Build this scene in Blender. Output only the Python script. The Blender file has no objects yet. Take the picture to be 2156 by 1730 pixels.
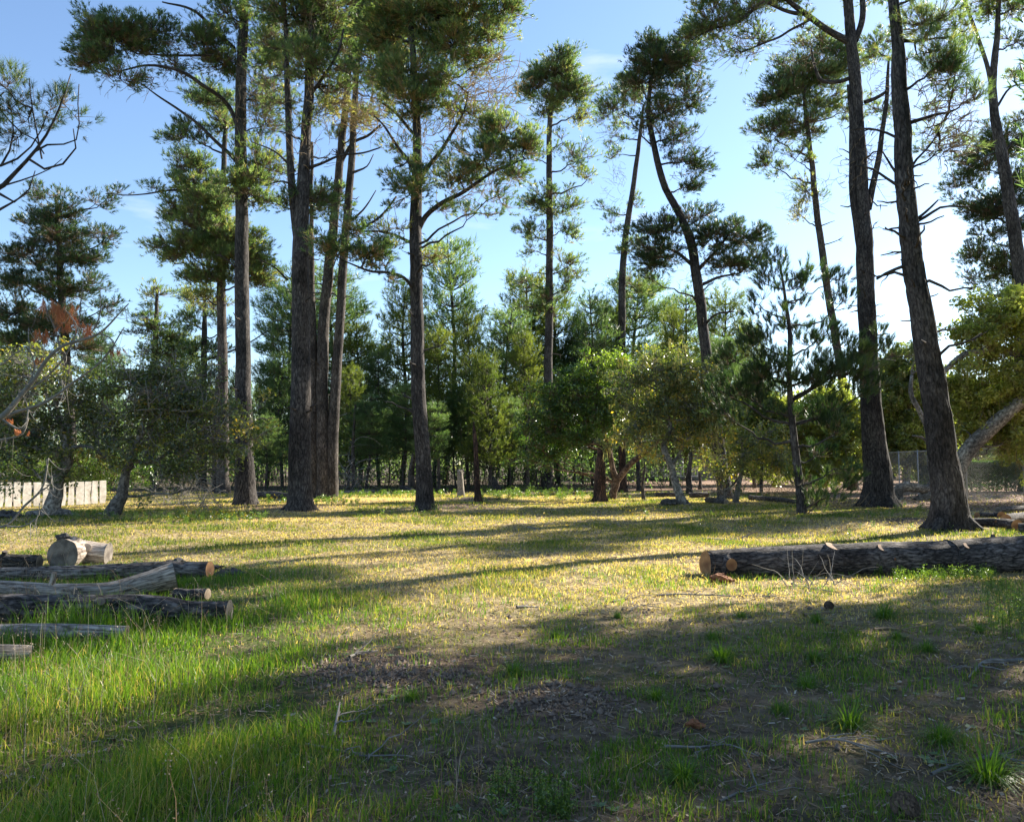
import bpy, math, random
import numpy as np

# ------------------------------------------------------------------ camera, sky, sun, exposure
C = bpy.context.scene
F = 1692.0            # focal length in pixels of a 2156 x 1729 view
CU, CV, HV = 1078.0, 865.0, 975.0
EYE = 1.6
PITCH = math.atan((HV - CV) / F)
cam = bpy.data.cameras.new('camera'); camo = bpy.data.objects.new('camera', cam)
C.collection.objects.link(camo); C.camera = camo
camo.location = (0, 0, EYE); camo.rotation_euler = (math.pi / 2 + PITCH, 0, 0)
cam.sensor_width = 36; cam.lens = 36 * F / 2156; cam.clip_end = 3000; cam.clip_start = 0.05
SUN_AZ, SUN_EL = 52.0, 31.0
w = bpy.data.worlds.new('World'); C.world = w; w.use_nodes = True
nt = w.node_tree; bg = nt.nodes['Background']
sky = nt.nodes.new('ShaderNodeTexSky'); sky.sky_type = 'NISHITA'; sky.sun_disc = False
sky.sun_elevation = math.radians(SUN_EL); sky.sun_rotation = math.radians(SUN_AZ)
sky.air_density = 1.0; sky.dust_density = 0.3; sky.ozone_density = 3.0
tcw = nt.nodes.new('ShaderNodeTexCoord'); mpw = nt.nodes.new('ShaderNodeMapping'); mpw.inputs['Scale'].default_value = (2.2, 2.2, 11); mpw.inputs['Location'].default_value = (1.3, .4, .2)
nzw = nt.nodes.new('ShaderNodeTexNoise'); nzw.inputs['Scale'].default_value = 1.6; nzw.inputs['Detail'].default_value = 7; nzw.inputs['Roughness'].default_value = .55
rmw = nt.nodes.new('ShaderNodeMapRange'); rmw.inputs[1].default_value = .60; rmw.inputs[2].default_value = .80; rmw.inputs[4].default_value = .55
mxw = nt.nodes.new('ShaderNodeMix'); mxw.data_type = 'RGBA'; mxw.inputs[7].default_value = (5.2, 5.5, 6.0, 1)
nt.links.new(tcw.outputs['Generated'], mpw.inputs[0]); nt.links.new(mpw.outputs[0], nzw.inputs[0]); nt.links.new(nzw.outputs['Fac'], rmw.inputs[0]); nt.links.new(rmw.outputs[0], mxw.inputs[0])
nt.links.new(sky.outputs[0], mxw.inputs[6]); nt.links.new(mxw.outputs[2], bg.inputs[0]); bg.inputs[1].default_value = 0.083
sl = bpy.data.lights.new('sun', 'SUN'); sl.energy = 5.0; sl.angle = math.radians(0.55); sl.color = (1.0, 0.93, 0.80)
so = bpy.data.objects.new('sun', sl); C.collection.objects.link(so)
so.rotation_euler = (math.radians(90 - SUN_EL), 0, math.radians(180 - SUN_AZ))
C.view_settings.view_transform = 'Standard'; C.view_settings.look = 'None'
C.view_settings.exposure = 1.62; C.view_settings.gamma = 1
C.render.engine = 'CYCLES'
C.cycles.max_bounces = 6; C.cycles.diffuse_bounces = 3; C.cycles.glossy_bounces = 2
C.cycles.transmission_bounces = 4; C.cycles.sample_clamp_indirect = 5; C.cycles.use_denoising = True

# ------------------------------------------------------------------ helpers
def rng_(s): return np.random.default_rng(s)
def _hash(i, j, k, s):
    h = (i * 73856093) ^ (j * 19349663) ^ (k * 83492791) ^ (s * 2654435)
    h = (h ^ (h >> 13)) * 1274126177
    h = h & 0x7fffffff
    return ((h ^ (h >> 16)) & 0xffff) / 65535.0
def vnoise(p, s=0):
    p = np.asarray(p, float); f = np.floor(p).astype(np.int64); t = p - f; t = t * t * (3 - 2 * t)
    r = 0
    for a in (0, 1):
        for b in (0, 1):
            for c in (0, 1):
                wt = (t[..., 0] if a else 1 - t[..., 0]) * (t[..., 1] if b else 1 - t[..., 1]) * (t[..., 2] if c else 1 - t[..., 2])
                r = r + wt * _hash(f[..., 0] + a, f[..., 1] + b, f[..., 2] + c, s)
    return r
def n2(x, y, sc, s=0, octv=3):
    x = np.asarray(x, float); y = np.asarray(y, float); r = 0; amp = 1; tot = 0
    for o in range(octv):
        r = r + amp * vnoise(np.stack([x * sc, y * sc, np.full_like(x, 3.3 * o)], -1), s + o); tot += amp; amp *= .5; sc *= 2.03
    return r / tot
MOUNDS = [(-0.75, 6.15, .5, .045), (0.3, 5.55, .55, .04), (-1.2, 6.5, .5, .03), (-1.9, 28.6, 2.0, .12), (-8.2, 28.5, 1.8, .1), (11, 21.5, 1.6, .12), (14.5, 32.5, 2.2, .12), (-10, 38, 2.4, .15), (-1.6, 36, 2.0, .1)]
def H(x, y):
    x = np.asarray(x, float); y = np.asarray(y, float)
    z = .16 * (n2(x, y, .16, 5, 2) - .5) + .05 * (n2(x, y, .8, 9, 2) - .5)
    near = np.clip((14 - y) / 8, 0, 1)
    z = z + near * (.03 * (n2(x, y, 4, 2, 3) - .5))
    for mx, my, mr, mh in MOUNDS:
        z = z + mh * np.exp(-((x - mx) ** 2 + (y - my) ** 2) / (mr * mr))
    return z
def Ppx(u, v, d):
    rx = u - CU; ry = CV - v
    y = F * math.cos(PITCH) - ry * math.sin(PITCH); z = F * math.sin(PITCH) + ry * math.cos(PITCH)
    return np.array([rx / y * d, d, EYE + z / y * d])
def Gpx(u, v):
    h = 0.0
    for _ in range(6):
        p = Ppx(u, v, 1.0); s = (EYE - h) / (EYE - p[2]); q = np.array([p[0] * s, s, 0.0])
        h = float(H(q[0], q[1]))
    q[2] = h; return q
def nrm(a): return a / np.maximum(np.linalg.norm(a, axis=-1, keepdims=True), 1e-9)

class MB:
    def __init__(s): s.V = []; s.T = []; s.A = []; s.F = []; s.n = 0
    def add(s, V, faces, tc=None, var=None, mat=0, smooth=False):
        V = np.asarray(V, float).reshape(-1, 3); n = len(V)
        s.V.append(V); s.T.append(np.zeros((n, 3)) + 0.5 if tc is None else np.asarray(tc, float).reshape(-1, 3))
        s.A.append(np.zeros(n) + (0.5 if var is None else np.asarray(var, float).reshape(-1)))
        for f in (faces if isinstance(faces, list) else [faces]):
            s.F.append((np.asarray(f) + s.n, mat, smooth))
        s.n += n
    def build(s, name, mats, parent=None, origin=(0, 0, 0), label=None):
        origin = np.asarray(origin, float)
        V = np.concatenate(s.V) - origin; me = bpy.data.meshes.new(name)
        me.vertices.add(len(V)); me.vertices.foreach_set('co', V.astype(np.float32).ravel())
        lo = np.concatenate([f.ravel() for f, _, _ in s.F]).astype(np.int32)
        cnt = np.concatenate([np.full(len(f), f.shape[1]) for f, _, _ in s.F])
        mi = np.concatenate([np.full(len(f), m) for f, m, _ in s.F]).astype(np.int32)
        sm = np.concatenate([np.full(len(f), g) for f, _, g in s.F])
        me.loops.add(len(lo)); me.loops.foreach_set('vertex_index', lo)
        me.polygons.add(len(cnt)); st = np.concatenate([[0], np.cumsum(cnt)[:-1]]).astype(np.int32)
        me.polygons.foreach_set('loop_start', st)
        me.polygons.foreach_set('material_index', mi); me.polygons.foreach_set('use_smooth', sm)
        for m in mats: me.materials.append(m)
        a = me.attributes.new('tc', 'FLOAT_VECTOR', 'POINT'); a.data.foreach_set('vector', np.concatenate(s.T).astype(np.float32).ravel())
        a = me.attributes.new('var', 'FLOAT', 'POINT'); a.data.foreach_set('value', np.concatenate(s.A).astype(np.float32))
        me.update(calc_edges=True); me.validate()
        o = bpy.data.objects.new(name, me); C.collection.objects.link(o)
        if parent is not None: o.parent = parent
        else: o.location = origin
        if label: o['label'] = label
        return o
def tag(o, label=None, cat=None, group=None, kind=None):
    if label: o['label'] = label
    if cat: o['category'] = cat
    if group: o['group'] = group
    if kind: o['kind'] = kind
    return o
def empty(name, loc, label, cat, group=None):
    o = bpy.data.objects.new(name, None); C.collection.objects.link(o); o.location = loc
    o.empty_display_size = .2
    return tag(o, label, cat, group)
def tubes(mb, P, R, seg=5, mat=0, var=None, cap=False, rough=0, rs=0, rfreq=3.0, ridges=0, flat=None):
    P = np.asarray(P, float); R = np.asarray(R, float)
    if P.ndim == 2: P = P[None]; R = R[None]
    if cap:
        P = np.concatenate([P, P[:, -1:]], 1); R = np.concatenate([R, R[:, -1:] * .02], 1)
    n, K, _ = P.shape
    D = P[:, 1:] - P[:, :-1]
    if cap: D[:, -1] = D[:, -2]
    T = nrm(np.concatenate([D[:, :1], D[:, 1:] + D[:, :-1], D[:, -1:]], 1) + 1e-9)
    ref = np.where(np.abs(T[:, 0, 2:3]) > .8, np.array([[1., 0, 0]]), np.array([[0, 0, 1.]]))
    N = np.zeros_like(T); c = ref
    for k in range(K):
        c = nrm(c - (c * T[:, k]).sum(-1, keepdims=True) * T[:, k]); N[:, k] = c
    B = np.cross(T, N)
    ang = np.arange(seg) * 2 * np.pi / seg
    L = np.concatenate([np.zeros((n, 1)), np.cumsum(np.linalg.norm(P[:, 1:] - P[:, :-1], axis=-1), 1)], 1)
    off = rng_(rs + 1).uniform(0, 50, (n, 1)) if n > 1 else np.zeros((1, 1)) + rs * 3.7 % 50
    ca, sa = np.cos(ang), np.sin(ang)
    Rm = R[:, :, None] * np.ones(seg)
    tc = np.stack([Rm * ca, Rm * sa, (L + off)[:, :, None] * np.ones(seg)], -1)
    if rough:
        q = tc * np.array([1, 1, .35]) * rfreq + rs
        Rm = Rm * (1 + rough * (vnoise(q, 3) * .65 + vnoise(q * 2.7, 4) * .35 - .5) * 2)
    if ridges:
        q = tc * np.array([9, 9, 2.2]); q = q + .9 * (vnoise(q * .7, 7)[..., None] - .5)
        r1 = np.abs(vnoise(q, 8) - .5) * 2
        Rm = Rm - ridges * np.clip(1 - r1 * 3.2, 0, 1) * np.minimum(1, Rm / .1)
    V = P[:, :, None] + Rm[..., None] * (ca[:, None] * N[:, :, None] + sa[:, None] * B[:, :, None])
    if flat is not None: V[..., 2] = np.maximum(V[..., 2], flat)
    idx = np.arange(n * K * seg).reshape(n, K, seg)
    a = idx[:, :-1]; b = np.roll(a, -1, 2); d = idx[:, 1:]; e = np.roll(d, -1, 2)
    q = np.stack([a, b, e, d], -1).reshape(-1, 4)
    vv = None if var is None else (np.asarray(var).reshape(-1, 1, 1) * np.ones((n, K, seg)))
    mb.add(V, q, tc, vv, mat, True)
def resample(pts, rad, step):
    pts = np.asarray(pts, float); rad = np.asarray(rad, float); n = len(pts)
    if n < 3:
        m = max(2, int(np.linalg.norm(pts[-1] - pts[0]) / step) + 1); t = np.linspace(0, 1, m)[:, None]
        return pts[0] * (1 - t) + pts[-1] * t, np.interp(t[:, 0], [0, 1], [rad[0], rad[-1]])
    L = np.concatenate([[0], np.cumsum(np.linalg.norm(np.diff(pts, axis=0), axis=1))])
    m = max(n, int(L[-1] / step) + 1); s = np.linspace(0, L[-1], m)
    tg = np.gradient(pts, L, axis=0)
    out = np.zeros((m, 3)); k = np.clip(np.searchsorted(L, s, 'right') - 1, 0, n - 2)
    h = (L[k + 1] - L[k])[:, None]; t = (s - L[k])[:, None] / h
    out = ((2 * t**3 - 3 * t**2 + 1) * pts[k] + (t**3 - 2 * t**2 + t) * h * tg[k] + (-2 * t**3 + 3 * t**2) * pts[k + 1] + (t**3 - t**2) * h * tg[k + 1])
    return out, np.interp(s, L, rad)
def wobble(P, amp, fr, s):
    q = P * fr + s * 7.1
    return P + amp * (np.stack([vnoise(q, 1), vnoise(q + 31, 2), vnoise(q + 57, 3)], -1) - .5) * 2

# ------------------------------------------------------------------ materials
def mat_(name):
    m = bpy.data.materials.new(name); m.use_nodes = True; t = m.node_tree
    return m, t, t.nodes['Principled BSDF'], t.nodes['Material Output']
def N(t, typ, **k):
    n = t.nodes.new(typ)
    for a, b in k.items():
        if a.startswith('i_'): n.inputs[a[2:].replace('_', ' ')].default_value = b
        else: setattr(n, a, b)
    return n
def ramp(t, stops, src):
    r = N(t, 'ShaderNodeValToRGB'); e = r.color_ramp.elements
    while len(e) < len(stops): e.new(.5)
    for x, (p, c) in zip(e, stops): x.position = p; x.color = (*c, 1)
    t.links.new(src, r.inputs[0]); return r.outputs[0]
def attr(t, name='var', out='Fac'): return N(t, 'ShaderNodeAttribute', attribute_name=name).outputs[out]
def foliage_mat(name, stops, tr, trf=.42, rough=.5, spec=.4):
    m, t, b, o = mat_(name)
    col = ramp(t, stops, attr(t)); t.links.new(col, b.inputs['Base Color'])
    b.inputs['Roughness'].default_value = rough; b.inputs['Specular IOR Level'].default_value = spec
    tl = N(t, 'ShaderNodeBsdfTranslucent'); mx = N(t, 'ShaderNodeMix', data_type='RGBA', blend_type='MULTIPLY')
    mx.inputs[0].default_value = 1; t.links.new(col, mx.inputs[6]); mx.inputs[7].default_value = (*tr, 1)
    t.links.new(mx.outputs[2], tl.inputs[0])
    ms = N(t, 'ShaderNodeMixShader'); ms.inputs[0].default_value = trf
    t.links.new(b.outputs[0], ms.inputs[1]); t.links.new(tl.outputs[0], ms.inputs[2]); t.links.new(ms.outputs[0], o.inputs[0])
    return m
def bark_mat(name, dark, mid, light, sc=(11, 11, 2.6), bump=.6, streak=None):
    m, t, b, o = mat_(name); tc = attr(t, 'tc', 'Vector')
    nz = N(t, 'ShaderNodeTexNoise'); nz.inputs['Scale'].default_value = 3; nz.inputs['Detail'].default_value = 5
    t.links.new(tc, nz.inputs['Vector'])
    mp = N(t, 'ShaderNodeMapping'); mp.inputs['Scale'].default_value = sc; t.links.new(tc, mp.inputs[0])
    ad = N(t, 'ShaderNodeVectorMath', operation='ADD'); t.links.new(mp.outputs[0], ad.inputs[0])
    sc2 = N(t, 'ShaderNodeVectorMath', operation='SCALE'); sc2.inputs[3].default_value = 3.2
    t.links.new(nz.outputs['Color'], sc2.inputs[0]); t.links.new(sc2.outputs[0], ad.inputs[1])
    vo = N(t, 'ShaderNodeTexVoronoi', feature='DISTANCE_TO_EDGE'); vo.inputs['Scale'].default_value = 1.0
    t.links.new(ad.outputs[0], vo.inputs['Vector'])
    n3 = N(t, 'ShaderNodeTexNoise'); n3.inputs['Scale'].default_value = 2.4; n3.inputs['Detail'].default_value = 8; n3.inputs['Roughness'].default_value = .7
    t.links.new(mp.outputs[0], n3.inputs['Vector'])
    mu = N(t, 'ShaderNodeMath', operation='MULTIPLY_ADD'); t.links.new(vo.outputs['Distance'], mu.inputs[0]); mu.inputs[1].default_value = .62
    t.links.new(n3.outputs['Fac'], mu.inputs[2])
    col = ramp(t, [(.42, dark), (.58, mid), (.86, light)], mu.outputs[0])
    pn = N(t, 'ShaderNodeTexNoise'); pn.inputs['Scale'].default_value = 1.1; t.links.new(tc, pn.inputs['Vector'])
    mx = N(t, 'ShaderNodeMix', data_type='RGBA', blend_type='MULTIPLY'); t.links.new(col, mx.inputs[6])
    t.links.new(ramp(t, [(.36, (.55, .54, .54)), (.50, (.95, .93, .92)), (.64, streak or (1.22, 1.20, 1.18))], pn.outputs['Fac']), mx.inputs[7]); mx.inputs[0].default_value = 1
    t.links.new(mx.outputs[2], b.inputs['Base Color'])
    b.inputs['Roughness'].default_value = .9; b.inputs['Specular IOR Level'].default_value = .25
    bp = N(t, 'ShaderNodeBump'); bp.inputs['Strength'].default_value = bump; bp.inputs['Distance'].default_value = .03
    t.links.new(mu.outputs[0], bp.inputs['Height']); t.links.new(bp.outputs[0], b.inputs['Normal'])
    return m
def simple_mat(name, c1, c2, sc=6, rough=.85, bump=.2, spec=.3, use='Object'):
    m, t, b, o = mat_(name); tc = N(t, 'ShaderNodeTexCoord')
    nz = N(t, 'ShaderNodeTexNoise'); nz.inputs['Scale'].default_value = sc; nz.inputs['Detail'].default_value = 7; nz.inputs['Roughness'].default_value = .65
    t.links.new(tc.outputs[use], nz.inputs['Vector'])
    t.links.new(ramp(t, [(.35, c1), (.68, c2)], nz.outputs['Fac']), b.inputs['Base Color'])
    b.inputs['Roughness'].default_value = rough; b.inputs['Specular IOR Level'].default_value = spec
    bp = N(t, 'ShaderNodeBump'); bp.inputs['Strength'].default_value = bump; bp.inputs['Distance'].default_value = .02
    t.links.new(nz.outputs['Fac'], bp.inputs['Height']); t.links.new(bp.outputs[0], b.inputs['Normal'])
    return m
def end_mat(name, c1, c2, heart):
    m, t, b, o = mat_(name); tc = attr(t, 'tc', 'Vector')
    nz = N(t, 'ShaderNodeTexNoise'); nz.inputs['Scale'].default_value = 7; nz.inputs['Detail'].default_value = 6; t.links.new(tc, nz.inputs[0])
    ln = N(t, 'ShaderNodeVectorMath', operation='LENGTH'); t.links.new(tc, ln.inputs[0])
    m1 = N(t, 'ShaderNodeMath', operation='MULTIPLY_ADD'); t.links.new(nz.outputs['Fac'], m1.inputs[0]); m1.inputs[1].default_value = .04; t.links.new(ln.outputs['Value'], m1.inputs[2])
    m2 = N(t, 'ShaderNodeMath', operation='MULTIPLY'); t.links.new(m1.outputs[0], m2.inputs[0]); m2.inputs[1].default_value = 420
    m3 = N(t, 'ShaderNodeMath', operation='SINE'); t.links.new(m2.outputs[0], m3.inputs[0])
    m4 = N(t, 'ShaderNodeMath', operation='MULTIPLY_ADD'); t.links.new(m3.outputs[0], m4.inputs[0]); m4.inputs[1].default_value = .15
    t.links.new(nz.outputs['Fac'], m4.inputs[2])
    col = ramp(t, [(.34, tuple(v * .55 for v in c1)), (.44, c1), (.64, c2)], m4.outputs[0])
    hr = ramp(t, [(.02, (1, 1, 1)), (.12, (0, 0, 0))], m1.outputs[0])
    mx = N(t, 'ShaderNodeMix', data_type='RGBA'); t.links.new(hr, mx.inputs[0]); t.links.new(col, mx.inputs[6]); mx.inputs[7].default_value = (*heart, 1)
    t.links.new(mx.outputs[2], b.inputs['Base Color']); b.inputs['Roughness'].default_value = .8
    return m

M = {}
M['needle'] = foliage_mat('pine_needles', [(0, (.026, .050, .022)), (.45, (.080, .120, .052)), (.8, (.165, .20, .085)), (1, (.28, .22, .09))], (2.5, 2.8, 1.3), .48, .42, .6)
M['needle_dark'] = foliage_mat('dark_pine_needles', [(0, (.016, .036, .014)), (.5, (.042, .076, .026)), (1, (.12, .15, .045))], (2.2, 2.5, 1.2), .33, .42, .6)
M['needle_young'] = foliage_mat('young_pine_needles', [(0, (.030, .052, .016)), (.5, (.092, .118, .030)), (1, (.20, .20, .055))], (3.0, 3.0, 1.2), .48)
M['needle_dead'] = foliage_mat('dead_needles', [(0, (.36, .14, .06)), (1, (.55, .27, .12))], (1.6, 1.3, 1.0), .35)
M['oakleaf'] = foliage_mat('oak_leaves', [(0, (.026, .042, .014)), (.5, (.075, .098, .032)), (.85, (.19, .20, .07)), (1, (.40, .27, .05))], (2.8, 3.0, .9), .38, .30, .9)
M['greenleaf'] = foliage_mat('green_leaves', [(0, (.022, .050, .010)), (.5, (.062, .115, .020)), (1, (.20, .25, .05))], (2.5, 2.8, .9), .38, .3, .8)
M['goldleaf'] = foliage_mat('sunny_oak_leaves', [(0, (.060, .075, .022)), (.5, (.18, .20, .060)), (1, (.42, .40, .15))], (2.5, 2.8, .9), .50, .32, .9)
M['lichen'] = foliage_mat('lichen', [(0, (.24, .24, .10)), (1, (.42, .38, .16))], (1.4, 1.3, .9), .4, .9, .1)
M['grass'] = foliage_mat('grass_blades', [(0, (.04, .095, .014)), (.45, (.10, .19, .022)), (.75, (.22, .25, .045)), (1, (.42, .31, .14))], (1.9, 2.0, .7), .45, .45, .4)
M['turf'] = foliage_mat('turf_blades', [(0, (.06, .12, .020)), (.38, (.20, .22, .040)), (.72, (.50, .39, .13)), (1, (.70, .53, .29))], (1.5, 1.5, .8), .52, .6, .3)
M['weed'] = foliage_mat('weed_leaves', [(0, (.06, .13, .04)), (1, (.20, .28, .12))], (1.6, 1.8, .8), .3)
M['flower'] = foliage_mat('yellow_petals', [(0, (.75, .50, .02)), (1, (.85, .65, .03))], (1, 1, 1), .3)
M['litter'] = foliage_mat('litter', [(0, (.10, .065, .04)), (.6, (.28, .19, .11)), (1, (.50, .43, .33))], (1, .9, .8), .1, .8, .2)
M['bark'] = bark_mat('pine_bark', (.012, .010, .009), (.050, .044, .041), (.13, .115, .105))
M['bark2'] = bark_mat('pine_bark_brown', (.018, .014, .012), (.072, .062, .055), (.165, .145, .13))
M['bark_red'] = bark_mat('burnt_bark', (.012, .009, .008), (.055, .034, .026), (.19, .10, .065))
M['bark_oak'] = bark_mat('oak_bark', (.06, .055, .048), (.20, .18, .155), (.46, .43, .38), (6, 6, 4), .4, (1.25, 1.22, 1.15))
M['bark_oak_red'] = bark_mat('oak_bark_warm', (.04, .026, .018), (.15, .095, .062), (.34, .235, .16), (6, 6, 4), .4)
M['log'] = bark_mat('log_bark', (.010, .009, .009), (.085, .075, .073), (.27, .24, .225), (18, 18, 5), .9)
M['log_weathered'] = bark_mat('weathered_log_bark', (.02, .017, .015), (.16, .14, .125), (.42, .38, .33), (16, 16, 3), .9, (1.2, 1.15, 1.1))
M['log_dark'] = bark_mat('dark_log_bark', (.008, .007, .007), (.065, .058, .054), (.24, .215, .20), (12, 12, 3), .9)
M['log_pale'] = bark_mat('pale_dry_wood', (.10, .07, .05), (.44, .37, .31), (.74, .67, .58), (22, 22, 1.2), .25, (1.1, 1.05, 1.0))
M['log_grey'] = bark_mat('grey_dry_wood', (.06, .05, .04), (.27, .235, .195), (.50, .45, .38), (22, 22, 1.2), .3)
M['end_orange'] = end_mat('cut_wood_orange', (.24, .115, .045), (.42, .23, .10), (.15, .06, .025))
M['end_pale'] = end_mat('cut_wood_pale', (.24, .18, .13), (.42, .34, .25), (.20, .14, .09))
M['end_grey'] = end_mat('cut_wood_grey', (.12, .10, .085), (.28, .24, .20), (.08, .06, .05))
M['twig'] = simple_mat('twig_bark', (.13, .095, .06), (.30, .22, .13), 9)
M['twig_gold'] = simple_mat('lichened_twigs', (.26, .18, .08), (.50, .36, .16), 9)
M['twig_grey'] = simple_mat('bare_grey_twigs', (.13, .12, .105), (.29, .265, .235), 9)
M['soil'] = simple_mat('soil_clods', (.12, .088, .066), (.25, .19, .145), 20)
M['cone'] = simple_mat('pine_cone_scales', (.05, .035, .025), (.17, .12, .085), 30)
M['board'] = simple_mat('weathered_white_boards', (.50, .44, .37), (.84, .79, .72), 5, .85, .3)
M['steel'] = simple_mat('galvanised_wire', (.28, .28, .27), (.42, .42, .40), 4, .5, .0, .5)
M['housewall'] = simple_mat('house_siding', (.20, .20, .20), (.26, .26, .26), 3)
M['roof'] = simple_mat('roof_shingles', (.10, .09, .085), (.16, .15, .14), 12)
M['white'] = simple_mat('white_paint', (.74, .74, .73), (.82, .82, .80), 3)
M['rock'] = simple_mat('dark_rock', (.05, .045, .042), (.12, .11, .105), 8)

# ------------------------------------------------------------------ ground
def ground_masks(x, y):
    """how green / golden / chippy / bare the ground is at a place"""
    r = x / np.maximum(y, 1)
    nA = n2(x, y, .45, 21); nB = n2(x, y, 1.6, 31); nC = n2(x, y, .18, 41, 2)
    green = np.clip((-r - .12) * 4, 0, 1) * np.clip((14.2 - y) / 2.5, 0, 1)
    green = np.clip(green * (.55 + .9 * nB) + .30 * (nA > .55), 0, 1)
    gold = np.clip(.55 + (y - 7) / 6, .5, 1) * np.clip((46 - y) / 8, 0, 1) * np.clip(1.4 - green, 0, 1)
    chips = np.clip((x - 13 - (y < 26) * 4) / 2, 0, 1) * np.clip((y - 21) / 3, 0, 1) + np.clip((y - 44) / 10, 0, 1) * np.clip((x - 4) / 4, 0, 1)
    bare = np.zeros_like(x)
    for mx, my, mr, mh in MOUNDS: bare = np.maximum(bare, np.exp(-((x - mx) ** 2 + (y - my) ** 2) / (mr * mr * .9)))
    far = np.clip((y - 44) / 8, 0, 1)
    return green, gold, np.clip(chips, 0, 1), np.clip(bare * 1.2, 0, 1), far, nA, nB, nC
def make_ground():
    def axis(a, step, grow, lim):
        out = [a]; s = step
        while out[-1] < lim: s *= grow; out.append(out[-1] + s)
        return out
    xs = np.arange(-13, 13.01, .1); xs = np.concatenate([-np.array(axis(13, .1, 1.12, 1400))[:0:-1], xs, np.array(axis(13, .1, 1.12, 1400))[1:]])
    ys = np.arange(1, 16.01, .1); ys = np.concatenate([1 - np.array(axis(0, .1, 1.25, 300))[:0:-1], ys, np.array(axis(16, .1, 1.04, 90))[1:]])
    ys = np.concatenate([ys, ys[-1] + np.array([10, 40, 120, 400, 1500])])
    X, Y = np.meshgrid(xs, ys); Z = H(X, Y)
    V = np.stack([X, Y, Z], -1); n, m = X.shape
    i = np.arange(n * m).reshape(n, m); q = np.stack([i[:-1, :-1], i[:-1, 1:], i[1:, 1:], i[1:, :-1]], -1).reshape(-1, 4)
    g, go, ch, ba, fa, *_ = ground_masks(X, Y)
    mb = MB(); mb.add(V, q, np.stack([g, go, ch], -1), np.maximum(ba, 0), 0, True)
    m_, t, b, o = mat_('forest_floor')
    tcn = N(t, 'ShaderNodeTexCoord').outputs['Object']
    def nz(s, d=6, r=.65):
        n_ = N(t, 'ShaderNodeTexNoise'); n_.inputs['Scale'].default_value = s; n_.inputs['Detail'].default_value = d; n_.inputs['Roughness'].default_value = r
        t.links.new(tcn, n_.inputs['Vector']); return n_.outputs['Fac']
    sep = N(t, 'ShaderNodeSeparateXYZ'); t.links.new(attr(t, 'tc', 'Vector'), sep.inputs[0])
    soil = ramp(t, [(.3, (.040, .028, .021)), (.5, (.105, .075, .054)), (.72, (.23, .17, .125))], nz(9, 9))
    straw = ramp(t, [(.3, (.13, .10, .045)), (.46, (.33, .25, .12)), (.6, (.48, .37, .21)), (.72, (.66, .54, .38))], nz(7, 9))
    grn = ramp(t, [(.3, (.035, .05, .012)), (.6, (.095, .12, .028))], nz(5, 8))
    chip = ramp(t, [(.35, (.12, .07, .045)), (.5, (.26, .16, .11)), (.66, (.52, .38, .30))], nz(16, 8, .8))
    def mix(f, a, c, k=None):
        x = N(t, 'ShaderNodeMix', data_type='RGBA'); t.links.new(a, x.inputs[6]); t.links.new(c, x.inputs[7]); t.links.new(f, x.inputs[0]); return x.outputs[2]
    def soft(src, noise, lo, hi):
        a = N(t, 'ShaderNodeMath', operation='ADD'); t.links.new(src, a.inputs[0]); t.links.new(noise, a.inputs[1])
        r = N(t, 'ShaderNodeMapRange'); r.inputs[1].default_value = lo; r.inputs[2].default_value = hi; t.links.new(a.outputs[0], r.inputs[0]); return r.outputs[0]
    c = mix(soft(sep.outputs[1], nz(1.3), .9, 1.45), soil, straw)
    c = mix(soft(sep.outputs[0], nz(2.1), .75, 1.25), c, grn)
    pat = N(t, 'ShaderNodeMapRange'); pat.inputs[1].default_value = .50; pat.inputs[2].default_value = .62; pat.inputs[4].default_value = .45
    t.links.new(nz(.9, 5), pat.inputs[0]); c = mix(pat.outputs[0], c, grn)
    c = mix(soft(sep.outputs[2], nz(1.7), .8, 1.2), c, chip)
    c = mix(soft(attr(t), nz(3), .8, 1.2), c, soil)
    t.links.new(c, b.inputs['Base Color']); b.inputs['Roughness'].default_value = .95; b.inputs['Specular IOR Level'].default_value = .15
    bp = N(t, 'ShaderNodeBump'); bp.inputs['Strength'].default_value = .8; bp.inputs['Distance'].default_value = .04
    t.links.new(nz(14, 9, .75), bp.inputs['Height']); t.links.new(bp.outputs[0], b.inputs['Normal'])
    o_ = mb.build('ground', [m_]); tag(o_, kind='structure')
make_ground()

# ------------------------------------------------------------------ foliage
def needles(mb, pos, dr, size, nb, width, var, r, mat=0, spread=1.0):
    n = len(pos)
    if n == 0: return
    dr = nrm(dr)
    rv = nrm(r.normal(size=(n, nb, 3)))
    perp = nrm(rv - (rv * dr[:, None]).sum(-1, keepdims=True) * dr[:, None])
    k = r.uniform(.35, 1.3, (n, nb, 1)) * spread
    nd = nrm(dr[:, None] + perp * k)
    base = pos[:, None] + dr[:, None] * (r.uniform(-.1, .75, (n, nb, 1)) * size[:, None, None])
    ln = size[:, None, None] * r.uniform(.6, 1.0, (n, nb, 1))
    side = nrm(np.cross(nd, r.normal(size=(n, nb, 3)))) * width * r.uniform(.7, 1.3, (n, nb, 1))
    V = np.stack([base - side, base + side, base + nd * ln], 2)
    f = np.arange(n * nb * 3).reshape(-1, 3)
    vv = np.clip(var[:, None] + r.normal(0, .12, (n, nb)), 0, 1)
    mb.add(V, f, None, np.repeat(vv.reshape(-1), 3), mat)
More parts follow.
